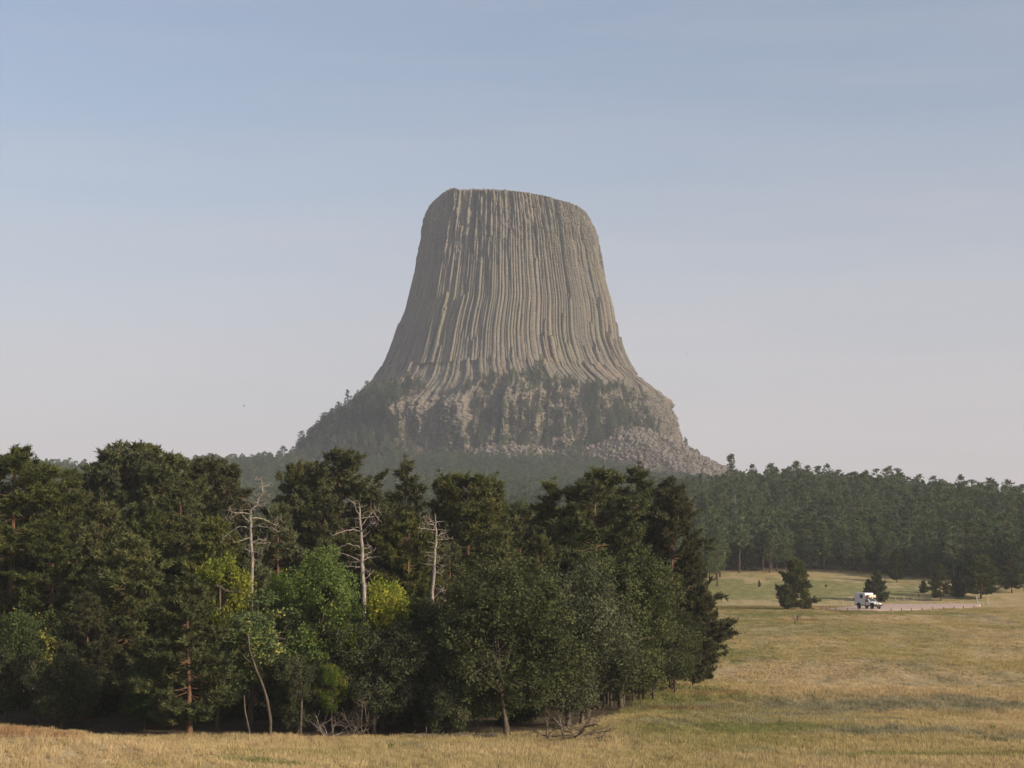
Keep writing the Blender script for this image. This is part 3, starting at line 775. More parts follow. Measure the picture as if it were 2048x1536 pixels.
broad = [
 (1020, 114, 1138, 'oak0', 1.15, None, 'big round dark oak at the forest corner, crown down to the grass', 'oak tree'),
 (1135, 120, 1112, 'oak1', 1.0, None, 'tall oak rising directly right of the big round corner oak', 'oak tree'),
 (1240, 138, 1076, 'oak1', 1.12, None, 'tallest oak in front of the pointed dark pine on the right of the stand', 'oak tree'),
 (1175, 131, 1165, 'oak2', 1.15, None, 'oak with leaning foot between the corner oak and the row of bare trunks', 'oak tree'),
 (1305, 146, 1190, 'oak2', 1.1, None, 'small spreading oak under the largest full pine, near the meadow', 'oak tree'),
 (1348, 151, 1215, 'oak2', .8, None, 'outermost small oak at the meadow edge on a thin trunk', 'oak tree'),
 (1215, 144, 1150, 'oak2', 1.0, None, 'shaded oak behind the row of bare trunks at the meadow edge', 'oak tree'),
 (905, 118, 1170, 'oak2', 1.1, None, 'dull brownish oak left of the big round corner oak', 'oak tree'),
 (830, 121, 1185, 'oak1', .95, None, 'dull oak beside the yellow crowned tree', 'oak tree'),
 (750, 114, 1225, 'oak2', 1.05, None, 'dark oak below the yellow crowned tree', 'oak tree'),
 (640, 117.5, 1098, 'ash0', 1.1, None, 'bright green broadleaf tree standing in front of the dark pines left of the straight snag', 'broadleaf tree'),
 (690, 116, 1195, 'ash1', 1.0, None, 'green tree with yellow tipped lower leaves under the straight snag', 'broadleaf tree'),
 (505, 116, 1165, 'ash1', 1.35, None, 'light green and gold tree below the pale spreading snag', 'broadleaf tree'),
 (440, 117, 1120, 'round0', .8, None, 'yellow topped tree just left of the light green and gold tree', 'broadleaf tree'),
 (768, 118, 1166, 'round0', .95, None, 'bright yellow crowned tree right of the straight snag', 'broadleaf tree'),
 (560, 122, 1150, 'ash0', .8, None, 'bright green tree filling between the gold tree and the tallest bright green one', 'broadleaf tree'),
 (85, 122, 1195, 'oak2', .8, 'mixed', 'yellowish green small tree near the left edge ponderosa trunk', 'broadleaf tree'),
 (130, 116, 1290, 'oak2', .95, None, 'dull green small tree low at the left front', 'oak tree'),
 (20, 119, 1270, 'oak2', .9, 'oak', 'green leafy small tree at the very bottom left edge', 'broadleaf tree'),
 (600, 113.5, 1290, 'oak1', .85, 'oak', 'dusky small oak right of the thin leaning trunk', 'oak tree'),
 (668, 112.5, 1295, 'ash1', .55, 'mixed', 'small tree with lime green leaf tips above the dead brush', 'broadleaf tree'),
 (890, 112.5, 1375, 'bush0', .8, 'oak', 'green bushy sapling above the fallen grey log', 'bush'),
 (295, 117, 1330, 'oak2', .9, 'shrub', 'dark small broadleaf tree left of the pine with the sunlit trunk foot', 'broadleaf tree'),
]
for px, d, yt, k, w, mk, lab, cat in broad:
    x, y, H = at(px, d, yt)
    nm = {'oak tree': 'oak_tree', 'broadleaf tree': 'broadleaf_tree', 'bush': 'bush'}[cat]
    place_tree('b', nm, x, y, H, w * (BROAD[k][2] / H) ** .35, random.uniform(0, 6.28), lab, cat, {'bush': 'bushes under the near stand'}.get(cat, cat + 's of the near stand'), BROAD[k], M[mk] if mk else None)
bl = ['left edge ponderosa', 'big bushy dark pine', 'young pine with sunlit foot', 'gold tree', 'bright green tree', 'dead brush', 'dull oak', 'corner oak']
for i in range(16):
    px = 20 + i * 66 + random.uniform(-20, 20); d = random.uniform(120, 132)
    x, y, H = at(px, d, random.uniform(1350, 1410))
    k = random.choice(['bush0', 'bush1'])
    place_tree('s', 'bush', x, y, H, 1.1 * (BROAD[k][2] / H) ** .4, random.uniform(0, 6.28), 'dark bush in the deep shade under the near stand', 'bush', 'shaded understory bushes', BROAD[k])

# slender leaning sapling trunk and small bare trunks at the edge of the stand
def slim(px0, py0, d, pts, rad, label, name='slender_tree', cat='tree'):
    g = Geo(); x0, y0 = float(wx(px0, py0, d)), d
    z0 = float(terrain(x0, y0)) - .1
    for pl, r0 in pts:
        P = np.array([[float(wx(a, b, d)) - x0, 0, float(wz(b, d)) - z0] for a, b in pl]); P[0, 2] = min(P[0, 2], 0) if pl is pts[0][0] else P[0, 2]
        P[:, 1] = np.cumsum(np.random.default_rng(int(px0)).normal(0, .15, len(P)))
        g.tube(P, np.linspace(r0, r0 * .5, len(P)), 6)
    o = obj(name, g.build(name, [M[rad]], True), None, (x0, y0, z0)); tag(o, label, cat)
    return o
slim(540, 1483, 110.5, [([(540, 1486), (541, 1440), (535, 1400), (525, 1370), (511, 1335), (500, 1300), (497, 1270)], .12), ([(511, 1335), (490, 1315), (478, 1300)], .05)], 'greybark', 'thin grey trunk leaning left at the forest edge, foot in the grass')
slim(500, 1478, 112, [([(502, 1482), (497, 1455), (490, 1420), (488, 1390)], .09)], 'greybark', 'short thin trunk just left of the thin leaning grey trunk')
slim(600, 1480, 112, [([(600, 1482), (602, 1450), (604, 1400), (602, 1340)], .11)], 'greybark', 'upright dim trunk right of the thin leaning grey trunk')
for px, py, d, lab in ((1208, 1388, 141, 'leftmost bare trunk in the row at the meadow edge of the stand'), (1222, 1386, 142, 'paler thick bare trunk, second in the meadow edge row'), (1248, 1378, 144, 'slim crooked trunk in the middle of the meadow edge row'),
                       (1267, 1372, 146, 'thin dark trunk right of the crooked one in the meadow edge row'), (1278, 1370, 147, 'dark straight trunk near the right end of the meadow edge row'), (1286, 1372, 146.5, 'last thin trunk of the meadow edge row, tilted')):
    slim(px, py, d, [([(px, py + 4), (px + random.uniform(-3, 3), py - 40), (px + random.uniform(-6, 6), py - 90)], .16 if 'thick' in lab else .10)], 'greybark', lab)
slim(1163, 1420, 121, [([(1162, 1424), (1168, 1395), (1176, 1370), (1180, 1330)], .2)], 'greybark', 'stout grey trunk leaning right beside the fallen brush')

# ------------------------------------------------------------------ dead snags traced branch by branch
def snag(d, trunk, branches, rt, label, px0, py0, seed):
    r = np.random.default_rng(seed)
    cv = lambda q: (420 + q[0] / 4.096, 940 + q[1] / 4.096)
    tp = [cv(q) for q in trunk]
    x0 = float(wx(tp[0][0], tp[0][1], d)); z0 = float(terrain(x0, d)) - .1
    g = Geo()
    P = np.array([[0, 0, 0]] + [[float(wx(a, b, d)) - x0, r.normal(0, .05), float(wz(b, d)) - z0] for a, b in tp])
    # densify
    def dens(P, k=3, amp=.03):
        s = np.linspace(0, len(P) - 1, (len(P) - 1) * k + 1)
        Q = np.stack([np.interp(s, np.arange(len(P)), P[:, i]) for i in range(3)], 1)
        Q[1:-1] += r.normal(0, amp, (len(Q) - 2, 3)); return Q
    Q = dens(P, 3, .025); h = np.linspace(0, 1, len(Q))
    g.tube(Q, rt * (1 - h) ** .7 + rt * .12, 8)
    e = empty('dead_tree', (x0, d, z0)); tag(e, label, 'dead tree', 'standing dead pines of the near stand')
    obj('trunk', g.build('trunk', [M['dead']], True), e)
    tw = Geo()
    for q in range(34):
        k = r.integers(len(Q) // 3, len(Q) - 1); a = r.uniform(0, 6.28); L_ = r.uniform(.25, 1.3); s_ = np.linspace(0, 1, 5)
        B = Q[k] + np.c_[L_ * s_ * math.cos(a), L_ * s_ * math.sin(a), L_ * (.15 * s_ + r.normal(0, .3) * s_ ** 2)] + np.r_[np.zeros((1, 3)), r.normal(0, .04, (4, 3))]
        tw.tube(B, .024 * (1 - s_ * .7), 4, cap=False)
    obj('twigs', tw.build('twigs', [M['dead']], True), e)
    for br in branches:
        b = Geo(); bp = [cv(q) for q in br]
        B = np.array([[float(wx(a, c, d)) - x0, 0, float(wz(c, d)) - z0] for a, c in bp])
        k = int(np.argmin(np.linalg.norm(Q[:, [0, 2]] - B[0, [0, 2]], axis=1)))
        near = np.linalg.norm(Q[k, [0, 2]] - B[0, [0, 2]])
        B[:, 1] = Q[k, 1] + np.linspace(0, 1, len(B)) * r.normal(0, .8)
        if near < .8: B[0] = Q[k]
        L_ = np.linalg.norm(np.diff(B, axis=0), axis=1).sum()
        B2 = dens(B, 3, .03 * min(1, L_)); h2 = np.linspace(0, 1, len(B2))
        b.tube(B2, (.014 + .0135 * L_) * (1 - h2 * .75) + .006, 5)
        for q in range(int(L_ * 4) + 3):          # twigs
            s0 = r.integers(len(B2) // 3, len(B2)); dv = unit(r.normal(0, 1, 3) + np.array([0, 0, .2])) * r.uniform(.2, .75)
            b.tube(B2[s0] + np.linspace(0, 1, 3)[:, None] * dv + np.array([[0, 0, 0], r.normal(0, .05, 3), [0, 0, 0]]), np.array([.016, .012, .007]), 4, cap=False)
        obj('branch', b.build('branch', [M['dead']], True), e)
snag(128, [(345, 800), (338, 600), (335, 430), (337, 330), (385, 275), (410, 215), (432, 185), (425, 120), (418, 55)],
     [[(335, 330), (315, 285), (320, 262), (250, 245)], [(332, 430), (285, 395), (260, 345), (240, 358), (200, 372), (170, 400)], [(250, 352), (190, 345), (178, 320)], [(190, 345), (150, 385), (118, 402)],
      [(328, 487), (270, 462), (235, 465), (150, 515), (110, 540), (85, 590)], [(345, 400), (400, 390), (450, 410), (510, 445), (555, 465)], [(500, 435), (540, 405), (600, 402)], [(350, 470), (385, 455), (440, 465), (520, 470), (575, 510)],
      [(330, 560), (305, 565), (260, 580), (195, 600)], [(350, 568), (400, 568), (440, 575)], [(350, 610), (420, 603), (490, 590)], [(335, 680), (300, 645)], [(350, 682), (400, 680), (450, 700)],
      [(432, 185), (470, 205), (530, 240)], [(385, 280), (430, 300), (455, 305)], [(410, 225), (370, 215)], [(425, 140), (460, 125)], [(355, 745), (370, 738)]],
     .115, 'pale spreading dead pine, leftmost of the three snags, crooked top above wide bare limbs', 503, 1135, 3)
snag(127, [(1262, 960), (1248, 800), (1246, 650), (1236, 500), (1229, 400), (1226, 310), (1219, 258)],
     [[(1225, 360), (1190, 310), (1185, 270), (1165, 262)], [(1250, 470), (1280, 410), (1310, 375), (1345, 325), (1395, 345)], [(1310, 385), (1360, 380), (1410, 430)], [(1245, 520), (1290, 470), (1350, 455), (1380, 430)],
      [(1235, 515), (1190, 493), (1130, 495), (1070, 515), (1025, 540)], [(1240, 655), (1190, 622), (1135, 605), (1060, 635), (1000, 655), (978, 690)], [(1250, 670), (1285, 640), (1300, 615)], [(1255, 720), (1300, 680), (1350, 645)],
      [(1255, 740), (1285, 715), (1330, 715)], [(1245, 805), (1180, 790), (1085, 790)], [(1255, 890), (1310, 860), (1335, 825)], [(1170, 745), (1110, 690), (1035, 672)], [(1320, 425), (1380, 415)], [(1230, 440), (1190, 415)],
      [(1260, 955), (1290, 945)], [(1250, 830), (1290, 820)]],
     .16, 'straight thick dead pine with a broken tip, middle of the three snags', 725, 1170, 4)
snag(126, [(1815, 1060), (1832, 900), (1842, 720), (1850, 600), (1855, 520), (1845, 430), (1842, 355)],
     [[(1852, 490), (1820, 430), (1795, 385), (1750, 380), (1720, 400)], [(1815, 470), (1775, 430), (1755, 385)], [(1850, 505), (1760, 480), (1705, 478)], [(1852, 555), (1885, 520), (1915, 510)], [(1852, 565), (1885, 570), (1940, 570), (1985, 560)],
      [(1842, 800), (1890, 795), (1925, 780)], [(1838, 800), (1800, 760), (1790, 725)], [(1845, 720), (1895, 720)], [(1830, 1045), (1880, 1000), (1930, 965)], [(1920, 1015), (1880, 945)], [(1838, 850), (1880, 850)]],
     .13, 'broken topped grey snag half hidden by pine boughs, rightmost of the three', 870, 1200, 5)

# dead brush, fallen wood, bare shrub
def twiggy(name, seed, L0, n0, spread, mat, depth=3, r0=.05, flat=.35):
    r = np.random.default_rng(seed); g = Geo()
    def grow(p, d, L_, rad, k):
        s = np.linspace(0, 1, 5)[:, None]; bend = r.normal(0, .22, 3) * L_
        P = p + d * L_ * s + bend * s ** 2
        g.tube(P, rad * (1 - .55 * s[:, 0]), 5 if k > 1 else 3, cap=False)
        if k == 0: return
        for q in range(r.integers(2, 5)):
            f = r.uniform(.35, 1.0); b = p + d * L_ * f + bend * f ** 2
            grow(b, unit(d + r.normal(0, .6, 3) * np.array([1, 1, .7])), L_ * r.uniform(.4, .7), rad * .55, k - 1)
    for i in range(n0):
        a = r.uniform(0, 6.28); el = r.uniform(*spread)
        grow(np.array([r.normal(0, .3), r.normal(0, .3), .02]), np.array([math.cos(a) * math.cos(el), math.sin(a) * math.cos(el), math.sin(el)]), L0 * r.uniform(.7, 1.2), r0, depth)
    return g.build(name, [M[mat]], True)
def put(name, me, px, d, label, cat, rz=0, s=1.0, lift=0.0, group=None):
    x = float(wx(px, 1400, d)); o = obj(name, me, None, (x, d, float(terrain(x, d)) + lift)); o.rotation_euler.z = rz; o.scale = (s,) * 3
    return tag(o, label, cat, group)
put('fallen_branches', twiggy('fallen_branches', 3, 1.9, 6, (.0, .5), 'brush', 3, .07), 1125, 109.6, 'dark tangle of fallen branches spilling onto the grass beside the corner oak', 'dead branches', .4, 1.55)
put('brush_pile', twiggy('brush_pile', 5, 1.5, 9, (.2, 1.2), 'brush', 3, .045), 705, 110.4, 'greyish dead brush left of the fallen logs', 'dead branches', 0, 1.0)
put('brush_pile', twiggy('brush_pile', 8, 1.2, 7, (.1, 1.0), 'dead', 3, .03), 655, 110.8, 'pale thin dead twigs left of the greyish brush', 'dead branches', 1, 1.0)
put('brush_pile', twiggy('brush_pile', 9, 1.0, 5, (.1, .9), 'brush', 2, .04), 1185, 123, 'low dead limbs in the grass right of the leaning stout trunk', 'dead branches', 2, .9)
put('bare_shrub', twiggy('bare_shrub', 12, 1.1, 4, (.7, 1.5), 'brush', 3, .05), 1592, 262, 'leafless leaning shrub alone in the meadow below the lone pine', 'shrub', .5, 1.15)
def log(px, d, L_, r0, rz, lab, seed):
    r = np.random.default_rng(seed); g = Geo(); s = np.linspace(0, 1, 9)
    P = np.c_[(s - .5) * L_, .15 * np.sin(s * 5), r0 * .8 + .05 * np.sin(s * 9)]
    g.tube(P, r0 * (1 - .45 * s), 8)
    for q in range(4):
        b = P[r.integers(2, 8)]; dv = unit(np.array([r.normal(), r.normal(), abs(r.normal()) * .8])) * r.uniform(.3, .9)
        g.tube(b + np.linspace(0, 1, 4)[:, None] * dv, np.linspace(.05, .02, 4), 5)
    put('fallen_log', g.build('fallen_log', [M['greybark']], True), px, d, lab, 'log', rz, 1, 0, 'logs at the forest edge')
log(880, 110.2, 3.6, .17, .1, 'longer fallen grey log lying at the forest edge before the green sapling', 1)
log(955, 111, 3.0, .2, -.12, 'fallen log right of the longer grey log, toward the corner oak', 2)
log(836, 111.2, 2.2, .12, .3, 'short dark fallen log left of the longer grey log', 3)

# ------------------------------------------------------------------ lone pines of the meadow
GM = 'pines scattered on the meadow by the pullout'
def meadow_pine(px, pyb, ytop, d, k, w, lab, cat='pine tree', name='pine_tree'):
    if d is None: d = ground_at(px, pyb, 384, 428)[1]
    x = float(wx(px, pyb, d)); H = float(wz(ytop, d) - terrain(x, d))
    place_tree('m', name, x, d, H, w, random.uniform(0, 6.28), lab, cat, GM, PINES[k])
meadow_pine(1590, 1213, 1116, 322, 'G0', .78, 'lone bushy pine on the open meadow left of the camper truck')
meadow_pine(1757, 1207, 1142, 371, 'G1', .8, 'pine directly behind the camper truck, taller of the pair')
meadow_pine(1737, 1207, 1157, 374, 'G1', .62, 'shorter pine of the pair behind the camper truck')
meadow_pine(1882, 1203, 1126, 372, 'B0', 1.15, 'dark pine at the far edge of the gravel, left of the broad one')
meadow_pine(1962, 1203, 1110, 376, 'B1', 1.45, 'broad dark pine at the right end of the gravel')
meadow_pine(1915, 1201, 1150, 380, 'G1', 1.0, 'low pine squeezed between the two dark pines at the right end of the gravel')
meadow_pine(1794, 1165, 1098, None, 'B0', 1.0, 'pine standing out from the forest edge above the truck pair of pines')
meadow_pine(2024, 1186, 1105, None, 'B1', 1.0, 'pine with a bare lower trunk near the right edge of the photo')
meadow_pine(1848, 1200, 1160, 388, 'G1', .8, 'small pine left of the dark pine at the far edge of the gravel')
meadow_pine(1519, 1174, 1159, None, 'B0', .9, 'tiny pine sapling on the far meadow left of the lone bushy pine')
meadow_pine(1712, 1200, 1190, 372, 'G1', 1.0, 'tiny green sapling left of the pair behind the truck')
meadow_pine(1652, 1174, 1167, None, 'B1', 1.1, 'tiny shrubby sapling on the far meadow right of the lone pine')

# ------------------------------------------------------------------ far pines: individual ones on the near face of the right hill, the rest as one mass
FAR = []
for i, (H, cb, R, fm) in enumerate([(15, .22, 2.6, 'round'), (17, .34, 2.7, 'dome'), (16, .2, 2.2, 'spire'), (14, .15, 2.7, 'round'), (18, .42, 2.6, 'dome'), (13, .3, 2.4, 'dome')]):
    g, V, F, ti = pine(100 + i, H, cb, R, fm, dens=.55, nn=6, ln=.62, wd=.12, sides=5, lo=True)
    gv = np.concatenate(g.V); ks = list(g.F)
    allV = np.concatenate([gv, V]); fl = [np.concatenate(g.F[k]) for k in ks]
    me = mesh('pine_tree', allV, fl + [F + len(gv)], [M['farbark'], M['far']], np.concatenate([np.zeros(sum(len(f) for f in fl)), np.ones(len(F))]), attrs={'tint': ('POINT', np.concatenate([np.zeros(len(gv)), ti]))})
    FAR.append((me, H))
def jitter(x0, x1, y0, y1, sp, r):
    gx, gy = np.meshgrid(np.arange(x0, x1, sp), np.arange(y0, y1, sp))
    return gx.ravel() + r.uniform(-.48, .48, gx.size) * sp, gy.ravel() + r.uniform(-.48, .48, gx.size) * sp
r3 = np.random.default_rng(9)
def tree_line(x, y):
    """forest edge above the far meadow, distance y where trees start"""
    px = 1024 + x / y * F_PX
    return np.interp(px, [1300, 1420, 1470, 1560, 1620, 1700, 1780, 1850, 1950, 2048, 2200], [380, 405, 438, 440, 446, 444, 428, 414, 404, 400, 395])
x, y = jitter(30, 330, 385, 850, 4.1, r3)
px = 1024 + x / y * F_PX
ok = (y > tree_line(x, y) + r3.uniform(-2, 5, len(x)) + 9 * noise3(x * .045, y * .02, 0, 6) - 13 * (r3.random(len(x)) < .10)) & (r3.random(len(x)) > .12 + .25 * (noise3(x * .03, y * .03, 0, 8) > .35)) & (px > 1250) & (px < 2330)
hx, hy = x[ok], y[ok]
hz = terrain(hx, hy); hs = np.clip(r3.normal(.64, .13, len(hx)), .3, .98); hk = r3.integers(0, len(FAR), len(hx)); hr = r3.uniform(0, 6.28, len(hx)); hw = r3.uniform(.95, 1.4, len(hx))
# larger trees at the edge, like the photo
hs *= np.interp(hy - tree_line(hx, hy), [0, 20, 60], [1.12, 1.05, 1.0])
_px, _pyt = project(hx, hy, hz + hs * 15)
sel = np.argsort(hy + (((_px < 1405) | (_px > 2050)) * 5000))[:165]
isind = np.zeros(len(hx), bool); isind[sel] = True
marks = [(1440, 'beside the near stand'), (1500, 'above the thin edge trunks'), (1545, 'left of the lone meadow pine'), (1600, 'above the lone meadow pine'), (1660, 'right of the lone meadow pine'), (1715, 'left above the camper truck'), (1760, 'above the camper truck'), (1810, 'right above the camper truck'), (1880, 'above the gravel'), (1960, 'above the broad dark pine'), (2030, 'at the right edge of the photo')]
forms = ['full rounded', 'tall round topped', 'narrow pointed', 'short bushy', 'high crowned', 'small domed']
GH = 'pines on the lower slope of the right hill'
for q in sel:
    dep = hy[q] - tree_line(hx[q], hy[q]); rowt = 'at the meadow edge' if dep < 9 else 'just behind the edge row' if dep < 22 else 'low on the wooded hill'
    mk = min(marks, key=lambda m_: abs(m_[0] - _px[q]))[1]
    me, H0 = FAR[hk[q]]
    o = obj('pine_tree', me, None, (hx[q], hy[q], hz[q] - .1)); o.rotation_euler.z = hr[q]; o.scale = (hs[q] * hw[q], hs[q] * hw[q], hs[q])
    tag(o, f'{forms[hk[q]]} pine {rowt}, {mk}', 'pine tree', GH)
# dead pines on the hill
def hill_snag(px, py, d, s, lab, seed):
    xx = float(wx(px, py, d)); g = Geo(); r = np.random.default_rng(seed)
    hs_ = np.linspace(0, 1, 8); P = np.c_[.3 * np.sin(hs_ * 4), .2 * np.sin(hs_ * 3), hs_ * 15]; g.tube(P, .3 * (1 - hs_) + .05, 6)
    for q in range(16):
        z = r.uniform(5, 14.5); a = r.uniform(0, 6.28); L_ = r.uniform(.8, 2.6); s_ = np.linspace(0, 1, 5)
        g.tube(np.array([0, 0, z]) + np.c_[L_ * s_ * math.cos(a), L_ * s_ * math.sin(a), L_ * (.1 * s_ + .35 * s_ ** 2 * r.normal())], .09 * (1 - s_ * .7), 4, cap=False)
    o = obj('dead_tree', g.build('dead_tree', [M['dead']], True), None, (xx, d, float(wz(py, d)) - 15 * s)); o.scale = (s,) * 3
    tag(o, lab, 'dead tree')
hill_snag(1471, 988, 560, 1.05, 'whitest dead pine on the right hill, near its left end', 1)
hill_snag(1686, 1052, 492, .9, 'pale dead trunk low on the right hill above the camper truck', 2)
hill_snag(1525, 982, 590, .8, 'faint grey dead pine right of the whitest dead pine on the hill', 3)
# skyline singles
def single(px, py_top, d, k, H, lab, w=1.0, zb=None):
    me, H0 = FAR[k]; xx = float(wx(px, py_top, d)); zt_ = float(wz(py_top, d)); zb = zt_ - H
    o = obj('pine_tree', me, None, (xx, d, zb)); s_ = H / H0; o.scale = (s_ * w, s_ * w, s_); o.rotation_euler.z = random.uniform(0, 6)
    tag(o, lab, 'pine tree', 'single pines on the far skyline')
single(1461, 910, 742, 2, 22, 'tall dark spire pine where the boulder slope meets the right hill skyline', 1.3)
single(1373, 878, 1650, 2, 14, 'lone pine on the skyline of the boulder slope right of the tower foot', 1.1)
single(1408, 913, 1640, 3, 7, 'tiny pine lower down the boulder slope skyline')
single(695, 780, 1672, 2, 22, 'pointed pine highest on the left shoulder of the rock tower', 1.3)
single(650, 825, 1640, 1, 20, 'bulky dark pine on the left skyline below the pointed shoulder pine', 1.7)
single(725, 775, 1672, 4, 9, 'wispy thin pine on the ledge line at the left of the tower')
single(604, 862, 1650, 1, 21, 'dark pine at the lower left end of the tower shoulder', 1.3)
single(628, 850, 1630, 0, 18, 'dark pine between the bulky one and the lower end of the tower shoulder', 1.4)
single(565, 893, 1645, 5, 23, 'roundest dark topped pine on the left ridge skyline', 1.2)
single(1296, 768, 1660, 5, 7, 'tiny pine on the right shoulder of the tower')

# everything else: points for one scattered mass
mx, my, ms_, mz = [hx[~isind]], [hy[~isind]], [hs[~isind]], [hz[~isind] - .1]
def field(x0, x1, y0, y1, sp, smin, smax, cond=None):
    x, y = jitter(x0, x1, y0, y1, sp, r3)
    px = 1024 + x / y * F_PX
    k = (px > -180) & (px < 2230)
    a, rr, zt = talus_mask(x, y); z = terrain(x, y)
    k &= ~((zt > z - 2.5) & (rr < np.interp(a, [-112, -100, -80, -66, -56, -45, -20, 0, 35], [190, 226, 234, 224, 250, 292, 296, 292, 260])) & (a > -112) & (a < 40) & (r3.random(len(x)) > .006))
    k &= (rr > 175)
    k &= ~((rr < 235) & ((a > 170) | (a < -110)) & (noise3(x * .045, y * .045, 0, 66) > .18))
    if cond is not None: k &= cond(x, y)
    mx.append(x[k]); my.append(y[k]); mz.append(z[k] - .1); ms_.append(r3.uniform(smin, smax, k.sum()))
field(-260, 60, 245, 700, 8.5, .8, 1.1, lambda x, y: 1024 + x / y * F_PX < np.interp(y, [245, 430, 560], [1310, 1380, 1420]))
field(40, 70, 560, 700, 6, .7, 1.0)
field(-420, 330, 850, 1150, 8.5, .8, 1.15, lambda x, y: (x < 130) | (y < 900))
field(-620, 330, 700, 850, 7.5, .75, 1.1, lambda x, y: x < 45)
field(-560, 260, 1150, 1420, 6.8, .65, 1.05)
field(-600, 300, 1420, 1680, 5.8, .6, 1.05)
# ledges of the tower: cover sampled region by region, dropped onto the rock
def ledge(poly, n, smin, smax):
    P = np.array(poly, float); w = np.abs(np.diff(P[:, 0], append=P[0, 0]))
    lo_, hi_ = P.min(0), P.max(0); out = 0; guard = 0
    while out < n and guard < 20000:
        guard += 1
        qx, qy = r3.uniform(lo_[0], hi_[0]), r3.uniform(lo_[1], hi_[1]); ins = False
        for i in range(len(P)):
            (x1, y1), (x2, y2) = P[i - 1], P[i]
            if (y1 > qy) != (y2 > qy) and qx < (x2 - x1) * (qy - y1) / (y2 - y1) + x1: ins = not ins
        if not ins: continue
        d = SURF_D(qx, qy)
        if d is None: continue
        mx.append([float(wx(qx, qy, d))]); my.append([d]); mz.append([float(wz(qy, d)) - .6]); ms_.append([r3.uniform(smin, smax)]); out += 1
_allS = np.concatenate([G2.reshape(-1, 3), G[:120].reshape(-1, 3)])
_allS = _allS[_allS[:, 1] < TC[1] + 10]
_spx, _spy = project(*_allS.T)
_gm = {}
for a, b, dd in zip((_spx / 4).astype(int), (_spy / 4).astype(int), _allS[:, 1]):
    k = (a, b)
    if k not in _gm or dd < _gm[k]: _gm[k] = dd
def SURF_D(px, py): return _gm.get((int(px / 4), int(py / 4)))
ledge([(925, 775), (950, 762), (1010, 752), (1075, 746), (1130, 764), (1180, 774), (1245, 762), (1250, 785), (1180, 795), (1090, 785), (1000, 780), (930, 790)], 95, .45, .8)
ledge([(1050, 740), (1085, 735), (1090, 770), (1055, 770)], 10, .5, .9)
ledge([(735, 785), (780, 775), (850, 765), (850, 785), (800, 805), (760, 850), (700, 890), (660, 890), (672, 840)], 170, .55, 1.0)
ledge([(1170, 845), (1260, 840), (1345, 880), (1300, 892), (1240, 875), (1190, 905)], 70, .55, 1.0)
ledge([(960, 800), (1100, 800), (1290, 790), (1310, 850), (1250, 850), (1100, 840), (980, 850), (930, 820)], 95, .4, .75)
ledge([(1120, 800), (1200, 790), (1290, 850), (1310, 880), (1200, 900), (1130, 850)], 60, .5, .9)
ledge([(900, 870), (950, 850), (1060, 850), (1120, 860), (1200, 850), (1320, 870), (1335, 885), (1260, 875), (1190, 912), (1130, 912), (950, 895), (880, 905)], 130, .65, 1.1)
ledge([(660, 860), (790, 835), (805, 900), (650, 905)], 90, .6, 1.05)
ledge([(1230, 760), (1300, 800), (1330, 860), (1290, 850), (1240, 800)], 16, .3, .55)
mx, my, mz, ms_ = (np.concatenate([np.asarray(a, float) for a in q]) for q in (mx, my, mz, ms_))

def scatter(name, P, rot, scl, idx, sources):
    c = bpy.data.collections.new(name + '_sources')
    for i, me in enumerate(sources):
        c.objects.link(bpy.data.objects.new(f'{name}_source_{i:02d}', me))
    m = bpy.data.meshes.new(name); m.vertices.add(len(P)); m.vertices.foreach_set('co', np.asarray(P, np.float32).ravel())
    a = m.attributes.new('rot', 'FLOAT_VECTOR', 'POINT'); a.data.foreach_set('vector', np.asarray(rot, np.float32).ravel())
    a = m.attributes.new('scl', 'FLOAT_VECTOR', 'POINT'); a.data.foreach_set('vector', np.asarray(scl, np.float32).ravel())
    a = m.attributes.new('idx', 'INT', 'POINT'); a.data.foreach_set('value', np.asarray(idx, np.int32))
    ng = bpy.data.node_groups.new(name, 'GeometryNodeTree')
    ng.interface.new_socket('Geometry', in_out='INPUT', socket_type='NodeSocketGeometry'); ng.interface.new_socket('Geometry', in_out='OUTPUT', socket_type='NodeSocketGeometry')
    N = ng.nodes; gi, go, ip, ci = N.new('NodeGroupInput'), N.new('NodeGroupOutput'), N.new('GeometryNodeInstanceOnPoints'), N.new('GeometryNodeCollectionInfo')
    ci.inputs['Collection'].default_value = c; ci.inputs['Separate Children'].default_value = True; ci.inputs['Reset Children'].default_value = True
    def att(n, ty):
        q = N.new('GeometryNodeInputNamedAttribute'); q.data_type = ty; q.inputs['Name'].default_value = n; return q.outputs[0]
    ip.inputs['Pick Instance'].default_value = True
    l = ng.links
    l.new(gi.outputs[0], ip.inputs['Points']); l.new(ci.outputs[0], ip.inputs['Instance']); l.new(att('idx', 'INT'), ip.inputs['Instance Index'])
    l.new(att('rot', 'FLOAT_VECTOR'), ip.inputs['Rotation']); l.new(att('scl', 'FLOAT_VECTOR'), ip.inputs['Scale']); l.new(ip.outputs[0], go.inputs[0])
    o = obj(name, m); md = o.modifiers.new('scatter', 'NODES'); md.node_group = ng
    return o
n = len(mx); ww = r3.uniform(.9, 1.35, n)
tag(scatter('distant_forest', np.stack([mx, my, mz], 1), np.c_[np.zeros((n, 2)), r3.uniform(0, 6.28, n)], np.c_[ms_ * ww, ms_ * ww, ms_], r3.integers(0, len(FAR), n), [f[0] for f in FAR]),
    'dense dark pine forest on the far hills and ledges round the rock tower', kind='stuff')
print('distant forest', n)

